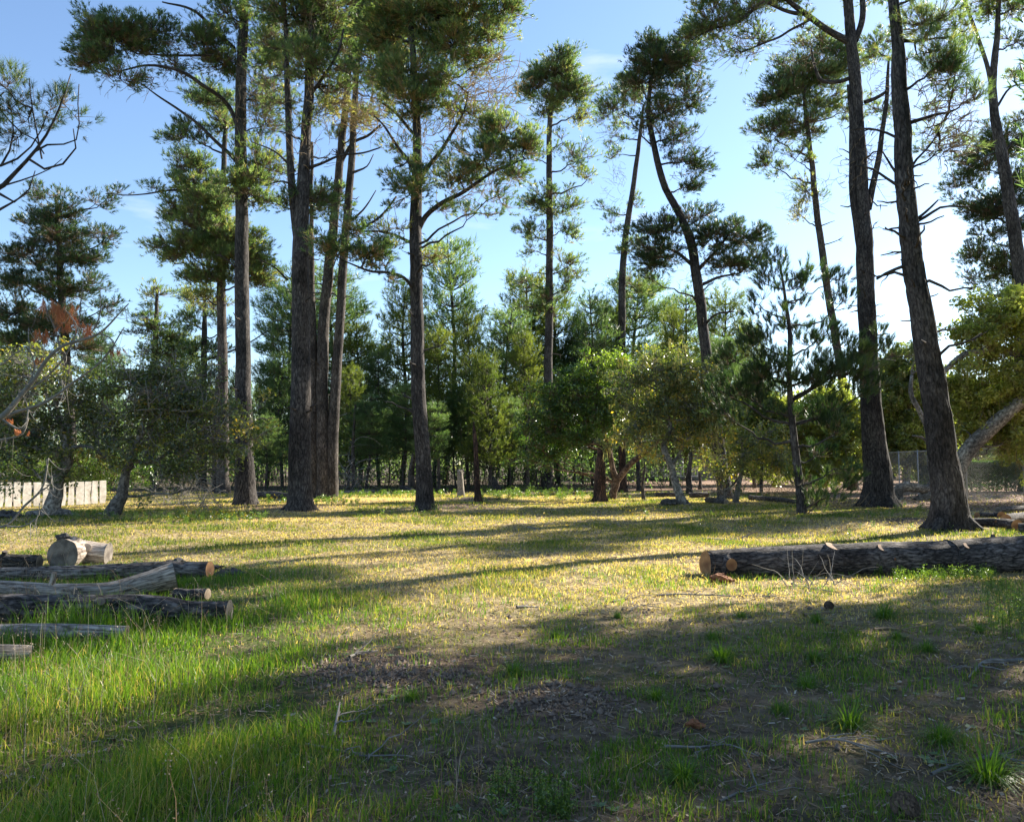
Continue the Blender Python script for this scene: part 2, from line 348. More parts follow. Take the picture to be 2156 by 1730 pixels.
def leaves(mb, pos, size, var, r, mat=0, up=.35):
    n = len(pos)
    nn = nrm(r.normal(size=(n, 3)) + np.array([0, 0, up * 2]) * r.uniform(0, 1.5, (n, 1)))
    a = nrm(np.cross(nn, r.normal(size=(n, 3)))); b = np.cross(nn, a)
    s = (size * r.uniform(.6, 1.25, n))[:, None]
    fold = nn * s * .12
    V = np.stack([pos - a * s * .5, pos + b * s * .28 + fold, pos + a * s * .5, pos - b * s * .28 + fold], 1)
    f = np.arange(n * 4).reshape(-1, 4)
    mb.add(V, f, None, np.repeat(np.clip(var, 0, 1), 4), mat)
def branch_between(mb, A, B, ra, rb, r, sag=.12, seg=5, K=6, mat=0):
    """curved limbs from A (n,3) to B (n,3)"""
    A = np.atleast_2d(A); B = np.atleast_2d(B); n = len(A); L = np.linalg.norm(B - A, axis=1)[:, None]
    t = np.linspace(0, 1, K)[None, :, None]
    up = np.array([0, 0, 1.]); mid = (A + B) / 2 + r.normal(size=(n, 3)) * L * .10 - up * L * sag
    P = (1 - t) ** 2 * A[:, None] + 2 * t * (1 - t) * mid[:, None] + t ** 2 * B[:, None]
    wig = r.normal(size=(n, K, 3)) * L[:, None] * .018; wig[:, 0] = 0; wig[:, -1] = 0
    P = P + wig
    R = np.atleast_1d(ra)[:, None] * (1 - t[..., 0]) + np.atleast_1d(rb)[:, None] * t[..., 0]
    tubes(mb, P, R * np.ones((n, 1)), seg, mat, rs=int(r.integers(1000)))
    return P

def at_height(tr, z):
    P, R = tr; i = int(np.argmin(np.abs(P[:, 2] - z))); return P[i], R[i]

def crown_blobs(cb, tbm, trunk, blobs, d, r, kind, limb_from=None, opt=None):
    """fill each blob (u, v, ru, rv, ddepth, density, colour) with clumps of needles or leaves on twigs"""
    opt = opt or {}
    sc = opt.get('sc', 1.0); tuft = opt.get('tuft', .175) * sc; nb = opt.get('nb', 14); wd = opt.get('w', .0105) * sc
    cr = opt.get('cr', .42) * sc
    for bl in blobs:
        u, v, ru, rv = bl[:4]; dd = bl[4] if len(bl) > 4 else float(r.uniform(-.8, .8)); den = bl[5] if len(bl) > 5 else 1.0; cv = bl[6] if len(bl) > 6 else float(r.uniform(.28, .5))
        ru, rv = ru * opt.get('grow', 1.0), rv * opt.get('grow', 1.0); Cn = Ppx(u, v, d + dd); k = (d + dd) / F
        rx, rz = ru * k, rv * k; ry = max(.45 * cr, .62 * (rx + rz) / 2 + .25)
        n = max(2, int(den * opt.get('n', 1.0) * .62 * rx * ry * rz / (cr * cr * cr * .5) * 1.0 + den * 1.2 * (rx * ry + rx * rz) / cr / cr * .35))
        n = int(min(n * (1.75 if kind == 'needle' else 2.4), 240))
        o = nrm(r.normal(size=(n, 3))) * (r.uniform(.15, 1, (n, 1)) ** .45)
        S = Cn + o * np.array([rx, ry, rz]) * .92 + r.normal(size=(n, 3)) * cr * (.35 if kind == 'needle' else .85)
        S[:, 2] -= (np.abs(o[:, 0]) ** 2) * rz * .15
        # limb from the trunk to the blob
        drop = np.clip(np.linalg.norm(Cn[:2] - trunk[0][len(trunk[0]) // 2][:2]) * .45, .2, 3.0) * opt.get('drop', 1.0)
        if limb_from is not None and len(limb_from):
            LP = np.concatenate(limb_from); j = int(np.argmin(np.linalg.norm(LP - Cn, axis=1) + .001)); A = LP[j]; ra = .035 * sc
            A2, R2 = at_height(trunk, Cn[2] - drop)
            if np.linalg.norm(A2 - Cn) < np.linalg.norm(A - Cn) * .9 or A[2] > Cn[2] + .7 * sc: A, ra = A2, .05 * sc
        else:
            A, R2 = at_height(trunk, Cn[2] - drop); ra = min(R2 * .5, .02 * sc + .018 * np.linalg.norm(A - Cn))
        LB = branch_between(tbm, A, Cn, np.array([ra]), np.array([.014 * sc]), r, .08, 6, 9)[0]
        # sub branches
        j = np.clip((np.linalg.norm(LB[None] - S[:, None], axis=-1) + np.linspace(.6, 0, 9)[None] * rx).argmin(1), 2, 8)
        Sb = branch_between(tbm, LB[j], S, np.full(n, .013 * sc), np.full(n, .006 * sc), r, .06, 4, 5)
        # clumps
        m = int(opt.get('m', 20)); c = r.uniform(.7, 1.25, (n, 1, 1)) * cr
        oo = nrm(r.normal(size=(n, m, 3)) + np.array([0, 0, .55])) * (r.uniform(.2, 1, (n, m, 1)) ** .5)
        Q = S[:, None] + oo * c * np.array([1, 1, opt.get('flat', .55)]) * r.uniform(.55, 1.5, (n, 1, 3))
        outw = nrm(S - A)[:, None]
        dr = oo * .9 + np.array([0, 0, opt.get('upd', .55)]) + outw * .45
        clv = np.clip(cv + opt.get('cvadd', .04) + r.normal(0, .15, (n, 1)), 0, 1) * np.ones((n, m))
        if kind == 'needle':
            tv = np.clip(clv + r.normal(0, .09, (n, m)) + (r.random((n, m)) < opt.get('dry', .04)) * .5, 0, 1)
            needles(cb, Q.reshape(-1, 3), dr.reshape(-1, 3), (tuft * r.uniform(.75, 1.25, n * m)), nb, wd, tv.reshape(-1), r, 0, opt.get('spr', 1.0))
            kt = max(1, int(m * opt.get('twigs', .8)))
            st = Sb[:, 2][:, None] * np.ones((n, kt, 1)); tip = Q[:, :kt] + nrm(dr[:, :kt]) * tuft * .5
            mid = (st + tip) / 2 + r.normal(size=st.shape) * .06 * sc - np.array([0, 0, .05 * sc])
            tw = np.stack([st, mid, tip], 2).reshape(-1, 3, 3)
            tubes(cb, tw, np.tile(np.array([[.009, .007, .004]]) * sc, (len(tw), 1)), 3, 1, rs=3)
        else:
            ml = int(opt.get('leaves', 80)); ls = opt.get('ls', .075) * sc
            oo2 = nrm(r.normal(size=(n, ml, 3))) * (r.uniform(.05, 1, (n, ml, 1)) ** .42)
            Q2 = (S[:, None] + oo2 * c * np.array([1, 1, .8])).reshape(-1, 3)
            tv = (clv[:, :1] + r.normal(0, .13, (n, ml)) + (r.random((n, ml)) < .012) * .6).reshape(-1)
            leaves(cb, Q2, np.full(len(Q2), ls), tv, r)
            kt = 8; st = Sb[:, 2][:, None] * np.ones((n, kt, 1)); tip = Q2.reshape(n, ml, 3)[:, :kt]
            mid = (st + tip) / 2 + r.normal(size=st.shape) * .08
            tw = np.stack([st, mid, tip], 2).reshape(-1, 3, 3)
            tubes(cb, tw, np.tile(np.array([[.007, .005, .003]]) * sc, (len(tw), 1)), 3, 1, rs=3)
            if opt.get('moss'):
                km = int(n * opt['moss']); p = S[r.integers(0, n, km)] + r.normal(size=(km, 3)) * cr * .5
                k6 = 7; pm = (p[:, None] + r.normal(size=(km, k6, 3)) * .05).reshape(-1, 3); L = r.uniform(.12, .45, len(pm))
                e = pm + np.stack([r.normal(0, .03, len(pm)), r.normal(0, .03, len(pm)), -L], -1)
                sd = nrm(np.cross(e - pm, r.normal(size=pm.shape))) * .012
                V = np.stack([pm - sd, pm + sd, e], 1); cb.add(V, np.arange(len(pm) * 3).reshape(-1, 3), None, np.repeat(r.random(len(pm)), 3), 2)

def px_path(pts, d, dd=0.0, k=1.0):
    P = []; R = []
    for i, p in enumerate(pts):
        e = p[3] if len(p) > 3 else dd * (i / max(1, len(pts) - 1))
        P.append(Ppx(p[0], p[1], d + e)); R.append(p[2] / 2 * (d + e) / F * k)
    return np.array(P), np.array(R)

def stubs(tb, trunk, r, n, zlo, zhi, lmin=.3, lmax=1.3, mat=0):
    for i in range(n):
        z = r.uniform(zlo, zhi); A, R = at_height(trunk, z); a = r.uniform(0, 2 * np.pi)
        dv = np.array([math.cos(a), math.sin(a), r.uniform(-.25, .55)]); L = r.uniform(lmin, lmax)
        K = 6; t = np.linspace(0, 1, K)[:, None]
        P = A + dv * L * t + r.normal(size=(K, 3)) * .03 * L * (t > 0) ; ra = .022 + .02 * L
        tubes(tb, P, np.linspace(ra, ra * .35, K), 5, mat, cap=True, rs=int(r.integers(99)))
        if L > .6:
            for q in range(int(r.integers(0, 3))):
                s0 = P[int(r.integers(2, 5))]; dv2 = nrm(dv + r.normal(size=3) * .6) * L * r.uniform(.2, .45)
                PP = s0 + dv2 * np.linspace(0, 1, 4)[:, None] + r.normal(size=(4, 3)) * .015
                tubes(tb, PP, np.linspace(ra * .45, .004, 4), 4, mat, rs=q)

BARE_OAK = [[(90, 820, 80, 70, 150), (60, 920, 70, 50, 80)], [(310, 850, 110, 80, 230), (430, 900, 80, 60, 120), (400, 1000, 80, 26, 60)]]
def tree(name, label, cat, base, trunk, blobs, seed, kind='needle', mats=None, limbs=(), extra=(), opt=None, group=None,
         nstub=0, stubz=(2, 8), flare=.35, rough=.06, ridges=.0, seg=20, stubm=0, step=.25):
    """trunk / limbs / extra: pixel polylines (u, v, width[, depth offset]); base: pixel of the foot, or None with d"""
    r = rng_(seed); opt = opt or {}
    if len(base) == 2: b = Gpx(*base)
    else: b = Ppx(*base); b[2] = float(H(b[0], b[1]))
    d = b[1]
    P, R = px_path(trunk, d); P[0] = b - np.array([0, 0, .12])
    Pn, Rn = resample(P, R, step)
    hgt = Pn[:, 2] - b[2]
    Rn = Rn * (1 + flare * np.exp(-np.maximum(hgt, 0) / .28))
    Pn = wobble(Pn, .035 * min(1, R[0] / .2), .9, seed) if len(Pn) > 6 else Pn
    tb = MB(); tubes(tb, Pn, Rn, seg, 0, rough=rough, rs=seed, rfreq=2.2, ridges=ridges, cap=True)
    # root buttresses
    if flare > .2:
        nr = 6; an = r.uniform(0, 2 * np.pi) + np.arange(nr) * 2 * np.pi / nr + r.normal(0, .2, nr)
        for a in an:
            L = Rn[0] * r.uniform(.95, 1.4); dv = np.array([math.cos(a), math.sin(a), 0]); t = np.linspace(0, 1, 6)[:, None]
            q = b + dv * (Rn[-1] * 0 + Rn[0] * .35 + (L - Rn[0] * .35) * t); q[:, 2] = H(q[:, 0], q[:, 1]) + Rn[0] * .55 * (1 - t[:, 0]) ** 1.6 - .04 * t[:, 0] - .03
            tubes(tb, q, np.linspace(Rn[0] * .34, Rn[0] * .07, 6), 8, 0, rough=.15, rs=int(a * 10))
    LP = []
    for ex in extra:                         # co-dominant stems
        e, er = px_path(ex, d); e, er = resample(e, er, step); e = wobble(e, .03, .9, seed + 1); tubes(tb, e, er, max(10, seg - 6), 0, rough=rough, rs=seed + 2, cap=True); LP.append(e)
    for lm in limbs:
        e, er = px_path(lm, d); e, er = resample(e, er, .2); e = wobble(e, .05, 1.3, seed + 3); tubes(tb, e, er, 9, 0, rough=.08, rs=seed + 4, cap=True); LP.append(e)
    cb = MB()
    crown_blobs(cb, tb, (Pn, Rn), blobs, d, r, 'needle' if kind == 'needle' else 'leaf', LP, opt)
    for (u, v, ru, rv, cnt) in opt.get('bare', ()):
        k = d / F; c = Ppx(u, v, d) + nrm(r.normal(size=(cnt, 3))) * (r.random((cnt, 1)) ** .4) * np.array([ru * k, (ru + rv) * k * .4, rv * k])
        ax_, _ = at_height((Pn, Rn), Ppx(u, v, d)[2] - .5); dv = nrm(nrm(c - ax_) + r.normal(size=(cnt, 3)) * .55); cu = r.normal(size=(cnt, 3)) * .9; L = r.uniform(.35, 1.15, cnt); pts = [c]
        for q in range(7): dv = nrm(dv + cu * .13 + r.normal(size=(cnt, 3)) * .16); pts.append(pts[-1] + dv * L[:, None] / 7)
        W = np.stack(pts, 1); tubes(cb, W, np.linspace(.011, .004, 8)[None] * r.uniform(.7, 1.4, (cnt, 1)), 4, 1)
        fk = W[:, 4]; d2 = nrm(dv + r.normal(size=(cnt, 3)) * .8); W2 = np.stack([fk, fk + d2 * L[:, None] * .2, fk + d2 * L[:, None] * .38 + [0, 0, .05]], 1); tubes(cb, W2, np.tile([[.006, .005, .003]], (cnt, 1)), 3, 1)
    if nstub: stubs(tb, (Pn, Rn), r, nstub, *stubz, mat=stubm)
    mats = mats or {}
    root = empty(name, b, label, cat, group)
    tb.build('trunk', [mats.get('bark', M['bark']), M['twig_grey']], root, b)
    if cb.n: cb.build('crown', [mats.get('leaf', M['needle']), mats.get('twig', M['twig']), M['lichen']], root, b)
    return root, (Pn, Rn), d

# ------------------------------------------------------------------ the tall pines of the clearing
BR = {'bark': M['bark2'], 'leaf': M['needle'], 'twig': M['twig']}
GOLD = {'bark': M['bark2'], 'leaf': M['needle'], 'twig': M['twig_gold']}
G1 = 'tall pines round the clearing'
# T1 with the long limb reaching left
tree('pine_tree', 'tall dark-barked pine whose long limb arches left over the white fence', 'pine tree', (517, 1064),
     [(517, 1064, 44), (514, 950, 37), (512, 800, 33), (510, 600, 30), (508, 400, 26), (507, 200, 23), (514, 0, 19), (518, -160, 15), (522, -300, 8)],
     [(239, 79, 82, 50, -1.5, 1.3, .30), (195, 130, 45, 36, -1.5, 1.1, .22), (255, 168, 55, 28, -1.5, .5, .4), (330, 70, 50, 32, -1, .9, .3), (370, 137, 42, 18, -.8, .9, .25), (427, 90, 52, 42, -.4, 1.0, .4), (470, 135, 45, 35, .4, 1.0, .3),
      (490, 40, 50, 32, 0, .8, .4), (560, 85, 50, 55, .5, .7, .4), (545, 205, 45, 42, .8, .6, .4), (560, 262, 42, 30, .5, .6, .4), (440, 212, 40, 26, 2.0, .8, .45), (547, 349, 58, 42, .3, .8, .45), (500, 372, 46, 38, -.5, .9, .5), (530, 410, 50, 30, -.4, .8, .4), (480, -40, 80, 40), (560, -60, 70, 40), (520, -140, 90, 50), (500, -230, 60, 50)],
     11, nstub=12, stubz=(3, 14), opt={'n': 1.15, 'grow': 1.12, 'bare': [(300, 170, 70, 26, 60), (400, 120, 80, 40, 70), (540, 230, 50, 60, 70), (560, 380, 50, 40, 50)]}, limbs=[[(502, 270, 11), (478, 219, 9), (427, 178, 8, -.8), (376, 150, 7, -1.2), (308, 137, 5, -1.5), (256, 150, 3, -1.5)], [(495, 340, 9), (410, 256, 6, -.4), (342, 208, 4, -.8), (290, 171, 2, -1)], [(490, 100, 10), (444, 58, 8), (410, 24, 6, -.5), (342, 3, 3, -.8)], [(450, 115, 6, -.4), (370, 118, 5, -1), (290, 112, 3, -1.4)]],
     mats=dict(BR, bark=M['bark']), ridges=.02, seg=36, step=.16)
# T1b behind, dense olive crown
tree('pine_tree', 'pine with dense stacked olive foliage just left of the limb-arching pine', 'pine tree', (470, 1038),
     [(470, 1038, 26), (469, 800, 21), (466, 600, 18), (466, 480, 15), (472, 330, 11), (478, 200, 7)],
     [(444, 205, 45, 28, 0, 1), (425, 190, 25, 18, 0, 1), (472, 262, 42, 28, 0, 1.1), (393, 284, 46, 22, -.5, 1.4, .2), (403, 342, 46, 24, -.5, 1.3, .5), (412, 386, 58, 36, -.5, 1.2, .6), (376, 444, 44, 28, -.5, 1.3, .55), (455, 430, 60, 42, -1, 1.2, .5), (440, 485, 66, 50, -1, 1.3, .55), (393, 526, 72, 28, -1, 1.3, .55), (322, 522, 26, 14, -1, 1, .3), (500, 530, 74, 52, -1, 1.3, .6), (440, 575, 58, 36, -.5, 1.1, .5), (530, 580, 50, 34, -.6, 1.1, .5), (430, 625, 45, 26, 0, .7, .75), (330, 395, 20, 8, -.8, .3)],
     12, nstub=8, stubz=(4, 10), opt={'n': 1.0, 'grow': 1.14, 'sc': 1.25, 'nb': 13}, mats=BR, limbs=[[(462, 392, 6), (403, 397, 5, -.5), (340, 402, 4, -.8), (297, 410, 3, -1), (222, 408, 2, -1)]])
# T2 big double stem
tree('pine_tree', 'thick straight pine with a second stem forking off at mid height', 'pine tree', (632, 1071),
     [(634, 1071, 50), (632, 900, 44), (633, 700, 38), (633, 500, 34), (640, 350, 25), (650, 200, 21), (660, 0, 17), (668, -200, 11), (670, -330, 6)],
     [(620, 30, 66, 36, 0, .8, .4), (705, 20, 60, 36, 0, .8, .5), (600, 95, 45, 45, .5, .7), (655, 135, 56, 42, -.5, .8), (690, 90, 55, 38, .5, .8), (690, 180, 50, 30, .5, .6), (720, 212, 50, 26, .5, .35, .98), (664, 424, 52, 24, .6, 1, .25), (602, 432, 22, 20, 0, .9, .25), (580, 160, 40, 40, .8, .5), (640, -50, 110, 50), (680, -130, 100, 60), (650, -230, 90, 60), (770, 190, 40, 20, .3, .4, .7), (575, 25, 36, 30, .5, .7, .4), (612, 215, 34, 26, .4, .5, .5), (560, 130, 30, 26, 1, .6, .45), (645, 250, 40, 22, -.6, .3, .7)],
     13, nstub=22, stubz=(3, 15), opt={'n': 1.3, 'grow': 1.2, 'bare': [(700, 215, 70, 50, 110), (580, 220, 50, 60, 60), (640, 330, 60, 40, 40), (660, 100, 80, 80, 90)]}, ridges=.022, seg=40, step=.16, extra=[[(628, 520, 18), (614, 380, 16), (608, 250, 14), (603, 120, 11), (600, 0, 8)]],
     limbs=[[(651, 352, 8), (680, 342, 6), (716, 328, 5), (760, 322, 4), (803, 312, 3)], [(642, 440, 9), (628, 400, 6), (600, 385, 4, -.4), (560, 392, 2, -.8)], [(620, 360, 7), (580, 320, 4), (530, 300, 2)], [(654, 200, 8), (700, 130, 6, -.4), (725, 60, 4, -.6)], [(606, 590, 5), (578, 560, 3, -.3), (545, 545, 2, -.5)]], mats=dict(BR, bark=M['bark']))
# T3 three stems from one base: the clump
tree('pine_tree', 'clump of three slender pine stems rising from one shared foot', 'pine tree', (680, 1046),
     [(678, 1046, 30), (678, 850, 26), (680, 700, 24), (700, 500, 20), (718, 320, 16), (732, 180, 13), (748, 40, 10), (755, -80, 6)],
     [(760, 60, 56, 52, 0, .8, .45), (790, 150, 50, 36, 0, .7, .5), (740, 140, 40, 36, 0, .6), (820, 80, 50, 40, .5, .7), (780, -10, 70, 40), (700, 420, 40, 22, .4, .9, .35), (775, 235, 50, 26, .5, .35, .9), (750, 240, 45, 22, -.4, .4, .97), (680, 60, 40, 34, .5, .6), (760, -110, 80, 50), (815, 210, 36, 22, .4, .5, .7), (725, 300, 40, 18, .4, .25, .9), (800, 20, 50, 30, .5, .8, .5)],
     14, nstub=26, stubz=(4, 17), opt={'sc': 1.15, 'grow': 1.2, 'n': 1.4}, ridges=.016, seg=30, step=.2, mats=BR,
     extra=[[(660, 1046, 27), (658, 900, 25), (657, 750, 22), (655, 600, 15), (655, 450, 9), (657, 300, 6)], [(699, 1044, 26), (702, 900, 23), (713, 720, 20), (727, 500, 18), (741, 330, 15), (747, 200, 12), (768, 0, 8), (775, -90, 5)]],
     limbs=[[(716, 345, 9), (745, 300, 7), (775, 285, 6), (803, 262, 5)], [(745, 362, 6), (772, 350, 3), (785, 325, 2)], [(730, 470, 6), (765, 440, 4), (790, 402, 2)]])
# T4 central broad pine
tree('pine_tree', 'tall centre-left pine with broad spreading limbs and a heavy right-hand bough', 'pine tree', (895, 1072),
     [(897, 1072, 37), (888, 930, 32), (880, 800, 30), (877, 650, 27), (876, 500, 27), (878, 400, 24), (879, 300, 20), (873, 170, 15), (864, 40, 13), (860, -90, 10), (858, -220, 6)],
     [(880, 25, 100, 44, 0, 1.2, .55), (990, 30, 80, 38, 0, 1.2, .5), (1062, 20, 45, 28, 0, 1.1, .45), (955, 95, 80, 42, 0, 1.1, .55), (835, 85, 58, 44, .5, 1, .5), (1035, 85, 42, 36, 0, .7, .5), (850, 165, 72, 34, -.5, 1.1, .5), (930, 170, 56, 32, -.6, 1.0, .5), (1032, 130, 46, 26, .4, .6, .5), (865, 220, 60, 34, -.5, 1, .45), (1005, 250, 52, 38, .2, .4, .7), (960, 235, 40, 36, .4, .5, .6), (842, 310, 30, 20, 0, .7), (1062, 285, 62, 36, -.6, 1.1, .4), (1100, 318, 44, 28, -.6, 1.0, .35), (1020, 335, 62, 34, -.8, 1.1, .35), (1080, 362, 44, 20, -.8, .9, .3), (965, 372, 50, 24, -.5, 1, .35), (872, 395, 46, 32, -.6, 1.1, .3), (1005, 448, 34, 16, -1, .8, .25), (1050, 412, 20, 20, -1, .5, .3), (832, 352, 34, 20, 0, .7, .5), (900, 350, 38, 24, 0, .6, .5), (915, 440, 45, 16, -.5, .5, .4),
      (700, 522, 52, 22, -1.6, 1.3, .2), (775, 532, 58, 26, -1.5, 1.3, .2), (742, 492, 36, 20, -1.4, 1.1, .25), (812, 572, 34, 16, -1.2, .7, .25), (905, 545, 26, 26, .6, .9, .8), (820, 480, 30, 14, 0, .4, .8), (900, -60, 120, 50), (1000, -50, 90, 40), (870, -150, 100, 60), (800, 130, 40, 30, .3, .8), (790, 60, 46, 30, .3, .8)],
     15, nstub=12, stubz=(3, 10), opt={'n': 1.15, 'grow': 1.15, 'bare': [(1030, 190, 60, 100, 170), (960, 210, 60, 70, 120), (790, 250, 60, 40, 90), (900, 290, 80, 60, 120), (800, 500, 60, 22, 60), (1000, 400, 90, 40, 90)]}, ridges=.018, seg=34, step=.16, mats=dict(GOLD, bark=M['bark']),
     limbs=[[(879, 490, 13), (898, 455, 11), (925, 432, 10, -.3), (980, 402, 8, -.5), (1040, 362, 6, -.7), (1105, 335, 3, -.8)], [(884, 380, 10), (915, 335, 9), (945, 290, 7), (973, 245, 5), (985, 195, 3)], [(872, 362, 9), (845, 320, 7), (815, 278, 5), (785, 245, 3)], [(872, 282, 7), (835, 238, 6), (800, 215, 3)],
            [(873, 612, 8), (852, 585, 7, -.4), (820, 574, 6, -.9), (775, 568, 5, -1.3), (720, 548, 3, -1.6)], [(872, 515, 7), (835, 495, 6), (800, 486, 5), (755, 490, 3, -.5)], [(760, 485, 6, -.6), (800, 455, 5, -.3), (835, 415, 4)], [(868, 150, 9), (905, 90, 7), (925, 30, 6)], [(900, 120, 7), (960, 70, 6), (1030, 40, 4)]])
# T5 tall narrow with round top
tree('pine_tree', 'slim tall pine with a rounded mushroom-like top standing alone against sky', 'pine tree', (1152, 1030),
     [(1152, 1030, 24), (1153, 900, 20), (1154, 780, 18), (1157, 600, 16), (1157, 400, 14), (1158, 250, 11), (1168, 160, 7), (1175, 120, 4)],
     [(1170, 155, 66, 30, 0, 1.5, .5), (1128, 190, 46, 26, 0, 1.4, .4), (1208, 192, 50, 28, 0, 1.4, .5), (1175, 125, 42, 18, 0, 1.4, .45), (1145, 225, 42, 22, 0, 1.2, .5), (1225, 238, 34, 18, 0, 1.2, .6), (1180, 205, 50, 30, 0, 1.2, .5), (1218, 335, 42, 36, 0, .6, .5), (1238, 375, 26, 28, 0, .6, .5), (1185, 300, 34, 26, 0, .4, .6), (1140, 420, 44, 24, 0, 1.3, .35), (1182, 432, 42, 28, 0, 1.2, .5), (1118, 490, 40, 18, 0, 1.3, .3), (1190, 482, 34, 22, 0, 1, .5), (1118, 525, 34, 12, 0, .7, .4), (1195, 562, 40, 24, 0, 1.1, .55), (1112, 592, 34, 14, 0, 1.1, .35), (1200, 605, 36, 18, 0, .8, .5), (1150, 640, 50, 26, 0, 1.0, .5), (1120, 330, 30, 20, 0, .4, .4)],
     16, opt={'grow': 1.02, 'sc': 1.45, 'nb': 12, 'm': 22}, nstub=8, stubz=(8, 18), mats=BR)
# T6
tree('pine_tree', 'thin straight pine with sparse ragged crown left of the bent pine', 'pine tree', (1306, 1022),
     [(1306, 1022, 20), (1308, 750, 17), (1315, 520, 14), (1333, 390, 11), (1348, 280, 8), (1355, 220, 5)],
     [(1292, 235, 40, 34, 0, .8, .45), (1322, 190, 40, 32, 0, .9, .5), (1300, 325, 28, 16, 0, .7, .35), (1290, 285, 26, 18, 0, .5), (1290, 480, 28, 22, 0, .5, .3), (1330, 430, 26, 22, 0, .5, .4), (1338, 520, 32, 26, 0, .8, .3), (1332, 605, 38, 26, 0, .7, .5), (1282, 440, 20, 18, 0, .35)],
     17, opt={'bare': [(1300, 400, 26, 80, 60), (1290, 280, 36, 36, 60)], 'grow': 1.12, 'sc': 1.5, 'nb': 12, 'm': 22}, nstub=16, stubz=(9, 20), mats=BR)
# T7 bent pine
tree('pine_tree', 'dark pine with a bent leaning stem and a low side crown over the oaks', 'pine tree', (1528, 1049),
     [(1528, 1049, 32), (1515, 950, 27), (1500, 850, 25), (1482, 700, 23), (1466, 580, 21), (1455, 510, 20), (1430, 450, 17), (1400, 390, 15), (1378, 310, 13), (1366, 230, 11), (1372, 170, 8), (1385, 110, 5)],
     [(1385, 130, 56, 40, 0, 1.1, .45), (1432, 130, 48, 40, 0, 1.1, .5), (1350, 172, 44, 36, 0, 1.0, .35), (1440, 200, 46, 34, 0, .9, .5), (1400, 235, 56, 30, 0, .8, .5), (1385, 100, 34, 20, 0, 1), (1420, 285, 46, 26, 0, .7, .4), (1450, 340, 44, 24, 0, .9, .25), (1440, 395, 40, 20, 0, .6, .4), (1392, 482, 48, 28, 0, 1.2, .2), (1380, 540, 56, 32, 0, 1.2, .2), (1500, 500, 42, 30, 0, 1.1, .2), (1570, 498, 46, 36, 0, 1.1, .25), (1535, 560, 46, 28, 0, 1.2, .25), (1595, 545, 26, 18, 0, .9, .2), (1460, 470, 36, 26, 0, .9, .25), (1370, 585, 30, 18, 0, .6), (1330, 260, 34, 20, 0, .4), (1455, 90, 30, 24, 0, .6, .5)],
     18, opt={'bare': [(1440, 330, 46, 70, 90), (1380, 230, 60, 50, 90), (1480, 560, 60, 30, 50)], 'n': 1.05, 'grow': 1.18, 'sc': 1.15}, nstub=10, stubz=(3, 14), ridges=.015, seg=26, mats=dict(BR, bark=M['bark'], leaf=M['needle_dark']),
     limbs=[[(1466, 570, 10), (1492, 545, 7), (1530, 500, 5), (1560, 465, 3)], [(1460, 560, 9), (1430, 535, 7), (1400, 520, 4)], [(1470, 600, 8), (1510, 585, 6), (1560, 575, 3)], [(1478, 690, 7), (1510, 660, 4, -.5), (1545, 655, 3, -.6)]])
# T9 thin leaning pine behind the pair
tree('pine_tree', 'thin leaning pine with airy crown behind the double-topped big pine', 'pine tree', (1798, 1032),
     [(1798, 1032, 22), (1785, 880, 19), (1766, 750, 17), (1738, 580, 15), (1718, 430, 13), (1708, 330, 11), (1695, 230, 8), (1690, 150, 5)],
     [(1650, 190, 56, 34, 0, 1.3, .35), (1705, 155, 64, 36, 0, 1.3, .45), (1610, 222, 30, 18, 0, 1), (1622, 278, 46, 34, 0, .9, .35), (1690, 262, 56, 30, 0, .9, .4), (1618, 340, 32, 28, 0, .9, .3), (1675, 335, 40, 18, 0, .6, .5), (1702, 405, 34, 30, 0, .5, .6), (1682, 450, 22, 16, 0, .5, .95), (1770, 130, 50, 40, 0, 1.2, .35), (1740, 210, 50, 30, 0, 1, .4), (1725, 90, 46, 24, 0, 1.0, .5), (1640, 130, 30, 20, 0, .7), (1790, 230, 40, 30, 0, .5, .5)],
     19, opt={'bare': [(1700, 410, 46, 46, 90), (1660, 300, 60, 50, 90)], 'n': 1.05, 'grow': 1.15, 'sc': 1.35, 'nb': 13}, nstub=10, stubz=(7, 17), mats=BR)
